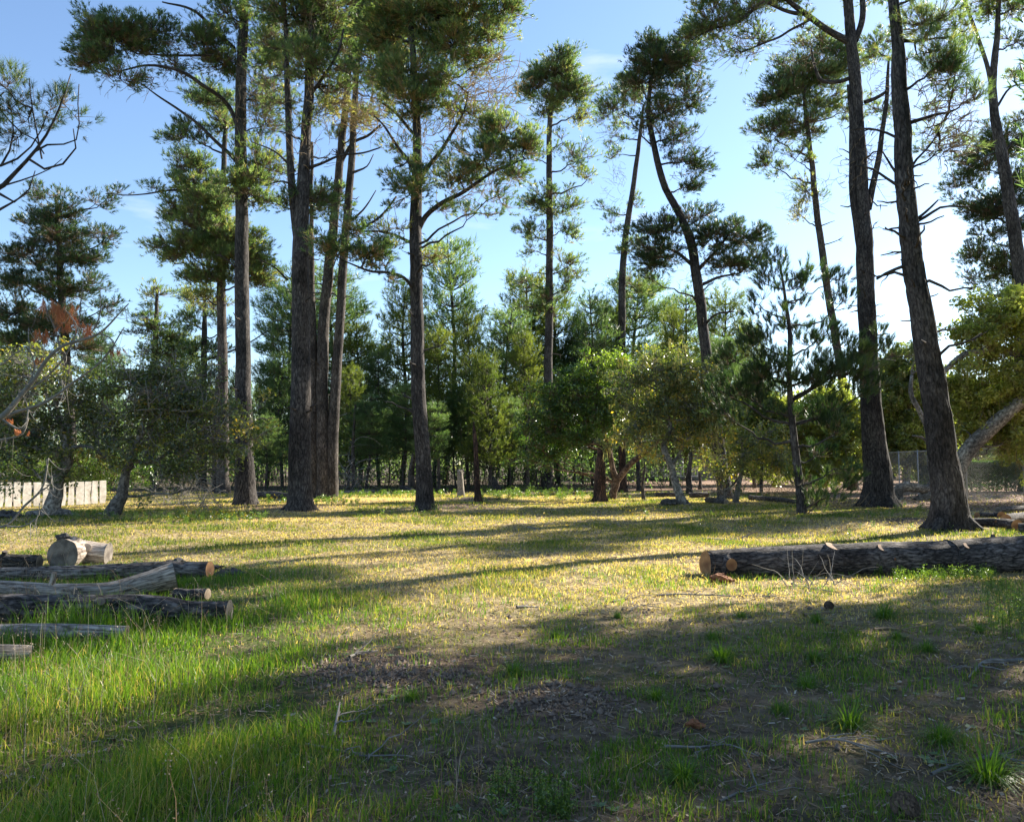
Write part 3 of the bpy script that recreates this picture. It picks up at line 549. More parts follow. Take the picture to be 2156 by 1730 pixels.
# T10 big pine with forks
tree('pine_tree', 'massive pine with forked upper stems and bare snapped side branches', 'pine tree', (1850, 1060),
     [(1852, 1060, 62), (1845, 980, 54), (1836, 880, 44), (1828, 740, 38), (1822, 620, 36), (1818, 500, 36), (1814, 400, 28), (1808, 300, 28), (1800, 170, 26), (1790, 60, 22), (1783, -60, 19), (1778, -200, 13), (1775, -320, 6)],
     [(1500, 50, 54, 40, -1, .8, .5), (1452, 82, 28, 24, -1, .8, .45), (1562, 20, 54, 26, -1, .7, .5), (1600, 82, 46, 22, -1, .5, .5), (1545, 100, 34, 16, -1, .4), (1690, 60, 34, 22, 0, .4, .5), (1845, 105, 40, 36, .6, .6), (1860, 230, 38, 24, .8, .4, .5), (1640, -30, 70, 40), (1760, -80, 90, 50), (1850, -60, 80, 50), (1790, -180, 120, 60), (1500, -20, 60, 30, -1), (1780, -270, 110, 60, 0, 1.5), (1700, -200, 110, 60, 0, 1.5), (1860, -250, 110, 60, 0, 1.5), (1800, -360, 130, 60, 0, 1.5), (1760, -120, 130, 50, 1, 1.5)],
     20, opt={'grow': 1.15, 'n': 1.3, 'bare': [(1560, 80, 80, 40, 130), (1820, 340, 60, 70, 70), (1700, 110, 60, 40, 60), (1850, 180, 40, 60, 50)]}, nstub=30, stubz=(5, 15), ridges=.03, seg=48, step=.15, flare=.45, mats=dict(BR, bark=M['bark']),
     extra=[[(1818, 560, 12), (1808, 500, 14), (1797, 425, 14), (1793, 340, 13), (1792, 240, 11), (1785, 180, 7)], [(1828, 440, 15), (1842, 370, 13), (1855, 300, 11), (1868, 190, 8), (1872, 120, 5)], [(1802, 85, 14), (1815, 40, 13), (1812, -40, 10), (1820, -120, 6)]],
     limbs=[[(1798, 95, 16), (1765, 78, 15), (1720, 48, 13), (1680, 18, 11), (1640, -10, 9, -.5), (1600, -10, 6, -1)], [(1700, 30, 10), (1655, 25, 8, -.4), (1610, 5, 8, -.8), (1558, 43, 7, -1), (1494, 63, 4, -1.2), (1455, 85, 2, -1.2)], [(1706, 42, 6), (1640, 80, 5, -.6), (1560, 110, 3, -1)], [(1800, 160, 9), (1760, 172, 9), (1730, 170, 8), (1715, 140, 6), (1706, 100, 3)], [(1822, 215, 9), (1850, 205, 8), (1872, 190, 6)]])
# T11 nearest trunk, leaning left
tree('pine_tree', 'nearest big pine with a leaning rough-barked stem beside the log pile', 'pine tree', (2000, 1104),
     [(2002, 1104, 76), (1994, 1040, 66), (1985, 960, 58), (1968, 830, 54), (1952, 730, 51), (1930, 610, 45), (1914, 480, 41), (1905, 380, 38), (1897, 250, 35), (1892, 150, 32), (1890, 100, 27), (1880, 0, 22), (1874, -130, 18), (1868, -300, 10)],
     [(1962, 50, 56, 44, -.4, 1.2, .6), (1978, 134, 60, 40, -.6, 1.2, .35), (2012, 150, 42, 34, -.6, 1.1, .25), (1930, 115, 26, 32, 0, 1, .5), (2026, 216, 38, 28, 0, .35, .4), (1978, 318, 56, 34, 1, .35, .5), (1950, 270, 36, 28, 1, .3, .6), (1925, 0, 50, 30, 0, 1), (2040, 60, 30, 30, 0, .6, .6), (1930, -80, 110, 50), (1850, -90, 90, 40), (1880, -200, 130, 60), (1780, -150, 70, 40), (1870, -290, 90, 50)],
     21, opt={'tuft': .20, 'nb': 22, 'w': .006, 'sc': .95, 'bare': [(1990, 290, 50, 60, 90), (1960, 200, 50, 50, 60)]}, nstub=30, stubz=(4, 9.5), ridges=.035, seg=56, step=.12, flare=.4, mats=dict(BR, bark=M['bark']),
     limbs=[[(1885, 84, 9), (1912, 87, 7), (1965, 80, 4)], [(1908, 262, 9), (1940, 250, 7), (1970, 240, 6), (1998, 236, 4)], [(1912, 385, 7), (1925, 345, 5), (1955, 310, 4), (1975, 280, 2)], [(1930, 468, 7), (1955, 452, 6), (1975, 438, 5), (2038, 434, 3)], [(1930, 462, 6), (1955, 440, 5), (1975, 420, 3)], [(1895, 300, 6), (1860, 282, 5), (1825, 272, 4), (1790, 272, 3)], [(1900, 395, 7), (1860, 370, 5), (1835, 355, 5), (1800, 345, 3)], [(1905, 560, 7), (1870, 575, 6), (1845, 590, 5)], [(1902, 380, 6), (1880, 350, 5), (1855, 320, 3)]])
# T12 right edge slender
tree('pine_tree', 'slender curving pine with a high fork at the right edge', 'pine tree', (2215, 1062),
     [(2215, 1062, 40), (2190, 820, 33), (2158, 620, 28), (2132, 470, 26), (2113, 350, 23), (2095, 240, 19), (2092, 190, 17), (2098, 80, 12), (2105, -60, 9), (2108, -160, 4)],
     [(2080, 8, 56, 36, 0, .8, .6), (2130, 20, 46, 36, 0, .8, .6), (2050, 70, 34, 28, 0, .5, .5), (2148, 130, 40, 34, 0, .4, .8), (2140, 90, 40, 30, 0, .5), (2090, -70, 90, 50), (2110, -140, 80, 40), (2150, 250, 30, 20, 0, .35, .7), (2100, -200, 120, 60), (2180, -80, 80, 60), (2230, 40, 60, 60), (2240, 200, 60, 60), (2060, -280, 90, 60)],
     22, nstub=16, stubz=(7, 16), ridges=.014, seg=26, mats=BR, extra=[[(2092, 200, 11), (2078, 140, 9), (2060, 80, 8), (2035, 10, 6), (2020, -60, 4)]], limbs=[[(2095, 230, 6), (2130, 185, 4), (2165, 175, 2)], [(2110, 330, 6), (2140, 290, 4), (2170, 270, 2)]])
# T13 far right dark crown
tree('pine_tree', 'far pine with flat dark foliage layers behind the right-edge pine', 'pine tree', (2160, 1034),
     [(2160, 1034, 26), (2150, 800, 22), (2140, 600, 18), (2130, 450, 14), (2120, 330, 9), (2118, 270, 5)],
     [(2115, 305, 56, 38, 0, 1.3, .35), (2066, 350, 50, 30, 0, 1.1, .55), (2030, 388, 36, 24, 0, 1, .5), (2085, 438, 76, 22, 0, 1.6, .15), (2135, 400, 44, 40, 0, 1.1, .45), (2072, 495, 38, 20, 0, .9, .3), (2055, 545, 50, 24, 0, 1, .45), (2040, 590, 34, 16, 0, .9, .4), (2115, 560, 50, 36, 0, 1.1, .5), (2150, 480, 40, 30, 0, 1, .4), (2130, 620, 50, 24, 0, .9, .5), (2020, 420, 24, 14, 0, .8)],
     23, opt={'grow': 1.15, 'sc': 1.4, 'nb': 13}, mats=dict(BR, leaf=M['needle_dark']), nstub=5)
# T14 left broad dark pine
tree('pine_tree', 'broad dark pine with tiered foliage rising above the white fence', 'pine tree', (152, 1036),
     [(152, 1036, 26), (148, 900, 22), (138, 740, 18), (128, 600, 14), (124, 500, 10), (118, 410, 5)],
     [(90, 415, 36, 26, 0, .7, .45), (118, 452, 62, 26, 0, 1, .25), (70, 472, 40, 20, 0, .9, .3), (200, 430, 40, 18, 0, .6, .3), (238, 412, 22, 18, 0, .8, .35), (130, 500, 76, 26, 0, 1.1, .25), (45, 540, 60, 26, 0, 1.2, .2), (152, 545, 66, 26, 0, 1.2, .25), (222, 502, 36, 18, 0, 1.1, .2), (28, 590, 46, 26, 0, 1.2, .25), (110, 608, 66, 32, 0, 1.1, .35), (182, 600, 46, 22, 0, 1.1, .3), (30, 660, 56, 34, 0, 1.1, .25), (120, 680, 86, 36, 0, 1, .25), (222, 645, 30, 22, 0, .9, .3), (40, 725, 66, 28, 0, 1, .45), (160, 735, 60, 28, 0, .9, .3), (120, 410, 20, 16, 0, .8, .3)],
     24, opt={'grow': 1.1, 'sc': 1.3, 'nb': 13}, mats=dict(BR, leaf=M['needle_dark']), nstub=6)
tree('pine_tree', 'mid-height bushy pine between the fence and the limb-arching pine', 'pine tree', (318, 1028),
     [(318, 1028, 20), (322, 850, 16), (328, 700, 11), (330, 605, 5)],
     [(325, 622, 34, 22, 0, 1.2, .5), (322, 680, 44, 28, 0, 1.2, .3), (332, 742, 46, 32, 0, 1.2, .3), (355, 705, 44, 26, 0, 1, .35), (300, 790, 40, 30, 0, 1, .3), (345, 800, 50, 30, 0, 1, .3), (290, 690, 26, 20, 0, .9, .3), (320, 860, 60, 40, 0, 1, .35)],
     25, opt={'sc': 1.4, 'nb': 12}, mats=BR)
tree('pine_tree', 'leafy pine showing layered boughs between the two left trunks', 'pine tree', (425, 1026),
     [(425, 1026, 18), (428, 850, 15), (430, 700, 11), (432, 610, 5)],
     [(400, 680, 42, 26, 0, 1, .5), (450, 735, 40, 24, 0, 1, .5), (410, 625, 36, 22, 0, .9, .55), (450, 660, 40, 22, 0, .9, .5), (395, 740, 44, 24, 0, 1, .4), (430, 790, 50, 26, 0, 1, .35), (480, 690, 30, 20, 0, .8, .5), (440, 860, 60, 40, 0, 1, .4), (590, 690, 1, 1, 0, .1)],
     26, opt={'sc': 1.5, 'nb': 12}, mats=BR)
# T8 open young pine
tree('young_pine_tree', 'open young pine with upturned shoots and dark clumps in front of the oaks', 'pine tree', (1689, 1080),
     [(1689, 1080, 20), (1682, 1010, 17), (1673, 940, 15), (1664, 850, 13), (1661, 780, 11), (1663, 700, 9), (1655, 640, 7), (1648, 590, 5), (1640, 545, 3)],
     [(1636, 548, 12, 18, 0, 1.2, .3), (1690, 572, 16, 16, .3, 1, .3), (1600, 588, 16, 16, 0, 1, .3), (1652, 612, 40, 30, 0, .45, .3), (1700, 622, 34, 34, .2, .45, .3), (1598, 642, 30, 26, 0, .55, .3), (1752, 590, 30, 18, .2, .9, .4), (1770, 640, 34, 20, .2, .9, .4), (1658, 680, 56, 34, 0, .45, .3), (1590, 715, 56, 28, 0, .7, .35), (1720, 715, 60, 36, .4, .55, .3), (1548, 760, 46, 28, 0, 1, .3), (1618, 785, 66, 38, -.3, 1, .3), (1700, 795, 60, 38, -.2, .9, .35), (1790, 740, 56, 30, 0, .9, .6), (1850, 725, 26, 30, -.3, 1, .7), (1885, 750, 22, 14, -.3, .9, .7), (1785, 785, 60, 32, -.4, 1.1, .6), (1830, 815, 42, 24, -.5, 1, .4), (1570, 830, 56, 30, 0, 1, .2), (1742, 865, 48, 26, -.2, .9, .3), (1640, 865, 46, 22, 0, .5, .3), (1530, 870, 40, 24, 0, .9, .2), (1770, 900, 46, 24, -.4, .9, .35), (1722, 955, 28, 18, 0, .5, .3), (1755, 985, 60, 22, -.3, .6, .6), (1700, 1015, 42, 18, 0, .4, .4), (1760, 1035, 34, 14, -.3, .6, .5), (1720, 1060, 40, 14, -.3, .4, .5), (1510, 820, 30, 18, 0, .9, .25)],
     27, opt={'sc': .95, 'tuft': .27, 'nb': 30, 'w': .008, 'm': 12, 'upd': 1.1, 'flat': .7, 'cr': .40, 'n': .8, 'spr': .6, 'dry': .0}, flare=.15, mats={'bark': M['bark2'], 'leaf': M['needle_dark'], 'twig': M['twig']})
# left edge: a near pine outside the frame whose limbs enter the picture
tree('pine_tree', 'close pine limb with drooping bare twigs and tufts entering from the left edge', 'pine tree', (-560, 9.6, 9.6) if False else (-620, 1180, 9.8),
     [(-620, 1235, 150), (-630, 900, 120), (-620, 500, 100), (-600, 0, 80), (-590, -500, 40)],
     [(18, 190, 34, 14, -.3, 3, .7), (100, 235, 30, 14, .1, 1.4, .3), (140, 225, 16, 22, .1, 1.6, .3), (60, 250, 24, 20, .1, 1.2, .35), (45, 285, 30, 18, .1, .9, .3), (20, 230, 20, 14, .1, .9, .3), (-150, 230, 90, 50), (-260, 120, 120, 60), (-420, -100, 200, 120), (-700, -200, 220, 120), (-400, 250, 150, 60)],
     28, opt={'sc': .42, 'tuft': .28, 'nb': 34, 'w': .006, 'm': 12, 'cr': .55, 'n': .42}, flare=.2, mats=dict(BR, bark=M['bark'], leaf=M['needle_dark']),
     limbs=[[(-600, 520, 40), (-300, 480, 30), (-60, 415, 14), (0, 390, 11), (40, 350, 8), (75, 315, 7), (110, 270, 5), (138, 210, 4), (150, 160, 2)], [(60, 330, 6), (100, 352, 5), (150, 330, 4), (168, 290, 3), (160, 270, 2)], [(70, 318, 5), (110, 300, 4), (155, 300, 3), (170, 180, 2)], [(0, 345, 5), (45, 325, 4), (80, 290, 3), (105, 240, 2)], [(-60, 370, 6), (0, 345, 5), (30, 270, 3), (20, 215, 2)], [(-10, 400, 7), (30, 420, 4), (60, 395, 3), (75, 355, 2)], [(-10, 440, 6), (25, 420, 4), (60, 400, 3)], [(0, 230, 4), (40, 275, 3), (85, 300, 3), (95, 320, 3)], [(90, 330, 4), (75, 250, 3), (60, 165, 2)], [(-120, 300, 6), (-30, 225, 4), (10, 195, 3)], [(10, 385, 4), (60, 370, 3), (110, 350, 2), (135, 330, 1.5)]])

# ------------------------------------------------------------------ oaks
OK = {'bark': M['bark_oak'], 'leaf': M['oakleaf'], 'twig': M['twig_grey']}
OG = {'bark': M['bark_oak_red'], 'leaf': M['greenleaf'], 'twig': M['twig']}
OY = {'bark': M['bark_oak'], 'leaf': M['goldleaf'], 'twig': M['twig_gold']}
LO = {'leaves': 62, 'ls': .125, 'cr': .40, 'n': .8}
tree('oak_tree', 'low spreading oak with a kinked trunk in front of the white fence', 'oak tree', (108, 1086),
     [(100, 1088, 34), (112, 1064, 32), (120, 1035, 27), (121, 1012, 24), (134, 990, 20), (147, 968, 18), (139, 948, 15), (135, 915, 12), (125, 870, 9), (110, 820, 5)],
     [(60, 790, 56, 42, 0, 1, .55), (125, 835, 56, 44, 0, 1, .35), (40, 870, 56, 36, 0, 1, .3), (130, 900, 66, 36, 0, 1, .35), (50, 935, 60, 30, 0, 1, .25), (150, 955, 50, 24, 0, .9, .4), (205, 920, 44, 34, 0, 1, .35), (100, 745, 36, 26, 0, .8, .6), (20, 960, 50, 24, 0, .9, .2), (10, 800, 40, 36, 0, 1, .45), (115, 985, 36, 16, -.4, .8, .55)],
     41, 'leaf', OK, opt=dict(LO, grow=1.12, cvadd=.10, bare=BARE_OAK.pop(0)), flare=.2, rough=.16, limbs=[[(138, 950, 10), (95, 930, 8), (50, 905, 6), (10, 880, 3)], [(140, 945, 8), (180, 940, 8), (210, 955, 7), (238, 985, 5)], [(60, 1085, 20), (105, 1080, 24), (140, 1080, 20), (168, 1090, 8)], [(110, 1085, 24), (60, 1092, 18), (20, 1088, 10)]])  # cvadd lifts the leaf colour, standing in for sun on this crown
tree('oak_tree', 'grey-trunked oak leaning right with dense dark leaves and dangling bare twigs', 'oak tree', (232, 1084),
     [(222, 1088, 34), (240, 1068, 28), (256, 1046, 24), (262, 1020, 20), (266, 995, 18), (280, 968, 15), (288, 940, 12), (300, 890, 9), (320, 840, 5)],
     [(290, 800, 56, 42, 0, 1, .4), (350, 835, 56, 42, 0, 1, .3), (245, 870, 46, 36, 0, 1, .45), (400, 880, 56, 38, 0, 1, .45), (320, 920, 66, 36, 0, 1, .45), (455, 895, 46, 36, 0, 1, .5), (420, 955, 56, 32, 0, 1, .35), (282, 985, 40, 22, 0, .9, .5), (355, 995, 46, 22, 0, .9, .25), (480, 955, 32, 22, 0, 1, .4), (512, 880, 32, 26, 0, 1, .5), (440, 820, 36, 24, 0, .9, .4), (525, 925, 24, 18, 0, .9, .6), (230, 930, 30, 20, 0, .8, .4), (380, 780, 40, 30, 0, .7, .3)],
     42, 'leaf', OK, opt=dict(LO, grow=1.12, cvadd=.10, bare=BARE_OAK.pop(0)), flare=.2, rough=.16, limbs=[[(276, 972, 10), (262, 955, 9), (240, 935, 7), (215, 925, 4)], [(280, 968, 10), (310, 975, 9), (335, 965, 7), (380, 930, 5), (430, 900, 3)], [(288, 930, 8), (330, 880, 6), (390, 830, 4)], [(218, 1086, 18), (195, 1088, 12), (172, 1088, 8)]])  # sunlit leaves painted in: cvadd brightens the leaf colour
tree('oak_tree', 'bright green leafy oak with orange-brown forked trunk at the centre', 'oak tree', (1288, 1051),
     [(1284, 1053, 19), (1293, 1032, 16), (1299, 1015, 15), (1290, 990, 11), (1284, 960, 10), (1275, 920, 8), (1260, 870, 5)],
     [(1162, 838, 34, 30, 0, 1.1, .35), (1205, 812, 40, 26, .4, 1.1, .5), (1130, 872, 26, 22, 0, 1, .3), (1178, 905, 50, 34, 0, 1, .25), (1248, 790, 42, 20, 0, 1, .6), (1232, 850, 50, 40, 0, 1, .4), (1120, 935, 30, 20, 0, .9, .2), (1165, 955, 44, 20, .5, .9, .2), (1225, 925, 40, 18, 0, .9, .3), (1300, 778, 40, 22, 0, 1, .75), (1335, 795, 34, 20, .5, .9, .6), (1295, 835, 50, 30, 0, 1, .5), (1300, 885, 50, 30, 0, .9, .4), (1350, 850, 40, 28, .5, .9, .45), (1100, 905, 20, 14, 0, .9, .25), (1090, 960, 24, 14, 0, .6, .3), (1270, 757, 22, 9, 0, 1, .8)],
     43, 'leaf', OG, opt=dict(LO, leaves=60, cr=.36, grow=1.16, ls=.125, n=.85), flare=.2, rough=.12, limbs=[[(1299, 1015, 13), (1318, 990, 12), (1335, 970, 12), (1362, 952, 10), (1385, 930, 7), (1400, 905, 5)], [(1345, 965, 8), (1352, 945, 6), (1345, 920, 4)]])
tree('oak_tree', 'olive oak with a sinuous pale grey trunk right of the bright green oak', 'oak tree', (1440, 1062),
     [(1446, 1063, 22), (1430, 1040, 17), (1420, 1010, 15), (1414, 985, 14), (1403, 962, 14), (1397, 942, 14), (1406, 920, 12), (1412, 900, 9), (1405, 870, 7), (1395, 830, 4)],
     [(1350, 800, 56, 36, 0, 1, .35), (1402, 782, 56, 30, 0, 1, .4), (1452, 800, 46, 34, 0, 1, .55), (1372, 870, 66, 38, 0, 1, .45), (1450, 862, 56, 40, 0, 1, .6), (1500, 850, 36, 36, 0, 1, .55), (1335, 930, 46, 24, 0, .8, .7), (1430, 930, 36, 24, 0, .5, .7), (1502, 915, 44, 28, 0, 1, .6), (1525, 880, 24, 24, 0, 1, .55), (1440, 765, 40, 14, 0, 1, .3)],
     44, 'leaf', OK, opt=dict(LO, moss=1.6, grow=1.16, cvadd=.12, n=.85), flare=.25, rough=.14, limbs=[[(1405, 925, 10), (1425, 925, 10), (1445, 915, 9), (1462, 895, 6), (1475, 870, 4)], [(1412, 980, 8), (1425, 962, 7), (1440, 935, 6), (1460, 915, 5), (1475, 890, 3)], [(1440, 1058, 16), (1415, 1060, 14), (1385, 1064, 8)]])
tree('oak_tree', 'scraggly half-dead oak bush with grey tangled twigs under the bent pine', 'oak tree', (1548, 1058),
     [(1540, 1062, 12), (1552, 1035, 11), (1560, 1000, 9), (1566, 960, 7), (1560, 920, 4)],
     [(1560, 960, 46, 30, 0, .6, .6), (1600, 925, 46, 34, 0, .7, .6), (1520, 1000, 36, 20, 0, .4, .6), (1640, 962, 46, 36, 0, .7, .65), (1530, 950, 30, 20, 0, .5, .6), (1590, 1000, 40, 20, 0, .4, .5)],
     45, 'leaf', OK, opt=dict(LO, leaves=60, moss=1.0), flare=.2, limbs=[[(1560, 960, 6), (1530, 965, 5), (1515, 985, 3)], [(1562, 1000, 6), (1530, 1030, 4), (1500, 1035, 2)]])
tree('oak_tree', 'sunlit yellow-green oak thicket behind the young open pine', 'oak tree', (1690, 1036),
     [(1690, 1036, 14), (1692, 990, 12), (1685, 950, 10), (1700, 900, 6)],
     [(1640, 885, 56, 46, 0, 1, .5), (1712, 900, 56, 46, 0, 1, .5), (1775, 935, 40, 36, 0, 1, .45), (1795, 880, 36, 36, 0, 1, .4), (1600, 950, 46, 36, 0, 1, .5), (1680, 965, 56, 30, 0, .9, .45), (1750, 985, 46, 26, 0, .8, .4), (1580, 890, 40, 40, 0, 1, .45), (1740, 850, 50, 34, 0, 1, .35)],
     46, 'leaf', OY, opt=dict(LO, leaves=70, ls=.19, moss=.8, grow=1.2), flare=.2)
tree('oak_tree', 'shaggy golden oak between the two big right-hand trunks', 'oak tree', (1905, 1036),
     [(1905, 1036, 16), (1910, 990, 14), (1920, 940, 12), (1915, 880, 9), (1912, 820, 5)],
     [(1910, 775, 40, 36, 0, .9, .1), (1895, 850, 44, 44, 0, 1, .4), (1935, 930, 46, 44, 0, 1, .5), (1885, 945, 40, 36, 0, 1, .4), (1965, 860, 36, 36, 0, 1, .5), (1880, 780, 26, 26, 0, .8, .1), (1945, 800, 30, 26, 0, .8, .2), (1960, 960, 30, 26, 0, .9, .45), (1870, 880, 30, 36, 0, .9, .3)],
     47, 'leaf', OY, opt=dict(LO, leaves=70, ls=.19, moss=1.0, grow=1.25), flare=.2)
tree('oak_tree', 'old grey oak with a crouching looped root and upright stem left of the nearest pine', 'oak tree', (1890, 1052),
     [(1884, 1054, 24), (1888, 1036, 22), (1902, 1026, 20), (1930, 1028, 18), (1955, 1030, 18), (1966, 1015, 18), (1962, 980, 17), (1960, 940, 16), (1952, 900, 13), (1936, 865, 10), (1918, 830, 9), (1921, 790, 6)],
     [(1925, 760, 30, 22, 0, .5, .2), (1950, 740, 24, 16, 0, .4, .3)],
     48, 'leaf', OK, opt=dict(LO, leaves=60), flare=.1, rough=.18, limbs=[[(1930, 1058, 22), (1955, 1045, 26), (1985, 1040, 30), (2010, 1062, 20)], [(1960, 935, 7), (1940, 920, 5), (1920, 918, 3)]])
tree('oak_tree', 'big spreading oak with thick bough rising right behind the nearest pine', 'oak tree', (2012, 1066),
     [(2010, 1066, 36), (2012, 1030, 34), (2016, 990, 32), (2040, 945, 32), (2080, 905, 30), (2125, 865, 28), (2170, 825, 26), (2230, 760, 22), (2270, 700, 14)],
     [(2080, 705, 56, 36, 0, 1, .55), (2132, 678, 46, 44, 0, 1, .7), (2142, 765, 46, 36, 0, 1, .6), (2062, 760, 44, 26, 0, .7, .6), (2055, 825, 56, 40, .8, 1, .6), (2122, 860, 56, 46, 1, 1, .5), (2022, 890, 36, 36, 1, 1, .55), (2092, 930, 46, 22, 1, .8, .4), (2155, 905, 46, 40, 1, 1, .5), (2200, 800, 60, 50, 0, 1, .5), (2050, 680, 40, 24, 0, .8, .5), (2230, 680, 60, 50), (2100, 640, 44, 20, 0, .8, .7), (2150, 635, 30, 14, 0, 1, .8), (2000, 830, 30, 30, 1, .9, .5)],
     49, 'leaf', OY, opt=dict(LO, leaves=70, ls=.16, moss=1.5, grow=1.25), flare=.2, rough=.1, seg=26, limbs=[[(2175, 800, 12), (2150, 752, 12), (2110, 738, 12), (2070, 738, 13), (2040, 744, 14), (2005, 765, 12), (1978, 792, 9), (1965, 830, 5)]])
tree('oak_tree', 'row-end golden oak far behind the chain-link fence and both right trunks', 'oak tree', (2010, 1016),
     [(2010, 1016, 12), (2008, 960, 10), (2015, 900, 7)],
     [(1880, 900, 60, 50, 0, 1, .5), (1960, 880, 60, 56, 0, 1, .55), (2050, 860, 60, 60, 0, 1, .5), (2130, 850, 60, 60, 0, 1, .5), (1820, 940, 50, 40, 0, 1, .4), (2080, 950, 60, 26, 0, 1, .3), (1930, 960, 60, 30, 0, 1, .4), (2170, 780, 60, 50, 0, 1, .5)],
     50, 'leaf', OY, opt=dict(LO, sc=1.7, leaves=66, moss=.4), flare=.2)
tree('oak_tree', 'far pale oak mass between the bent pine and the massive forked pine', 'oak tree', (1600, 1020),
     [(1600, 1020, 10), (1604, 980, 9), (1600, 930, 6)],
     [(1500, 930, 50, 40, 0, 1, .4), (1560, 900, 56, 46, 0, 1, .5), (1630, 910, 56, 46, 0, 1, .5), (1700, 930, 56, 40, 0, 1, .45), (1770, 900, 46, 44, 0, 1, .4), (1540, 980, 60, 26, 0, .9, .4), (1650, 985, 60, 24, 0, .9, .4)],
     52, 'leaf', OY, opt=dict(LO, sc=1.7, leaves=66, moss=.4), flare=.2)
# clipped shrub and hedges
def bush(name, label, cat, u, v, d, blobs, seed, mats, opt=None):
    return tree(name, label, cat, (u, v, d), [(u, v, 6), (u + 2, v - 15, 5), (u, v - 30, 3)], blobs, seed, 'leaf', mats, opt=dict(LO, **(opt or {})), flare=.1, seg=8)
bush('shrub', 'pale green shrub growing behind the white fence', 'shrub', 190, 1045, 42, [(150, 985, 60, 34, 0, 1, .7), (215, 985, 46, 40, 0, 1, .7), (90, 995, 50, 26, 0, 1, .6), (260, 1000, 36, 30, 0, 1, .5), (40, 990, 50, 30, 0, 1, .6), (300, 1005, 30, 26, 0, .9, .4)], 51, OG, {'ls': .11})
def hedge():
    r = rng_(77); a = Ppx(1985, 1010, 46); x0, x1, y0 = 23.0, 34.0, 45.5; mb = MB(); n = 60000
    p = np.stack([r.uniform(x0, x1, n), r.uniform(y0, y0 + 1.4, n), r.uniform(0, 1, n) ** .6 * 1.75], -1)
    p[:, 2] = np.where(r.random(n) < .5, p[:, 2], 1.5 + .15 * n2(p[:, 0], p[:, 1], .8, 3) + r.uniform(-.15, .1, n))
    p[: n // 3, 1] = y0 + r.uniform(-.1, .12, n // 3)
    leaves(mb, p, np.full(n, .13), r.uniform(.1, .55, n), r)
    o = empty('hedge', (28.5, 46, float(H(28.5, 46))), 'long clipped dark green hedge behind the chain-link fence', 'hedge')
    mb.build('foliage', [M['greenleaf']], o, (28.5, 46, 0))
    st = MB(); bx = np.arange(x0 + .3, x1, .5); P = np.stack([np.stack([bx, np.full_like(bx, 46.2), np.full_like(bx, -.1)], -1), np.stack([bx, np.full_like(bx, 46.2), np.full_like(bx, 1.2)], -1)], 1)
    tubes(st, P, np.full((len(bx), 2), .03), 5); st.build('stems', [M['twig']], o, (28.5, 46, 0))
hedge()

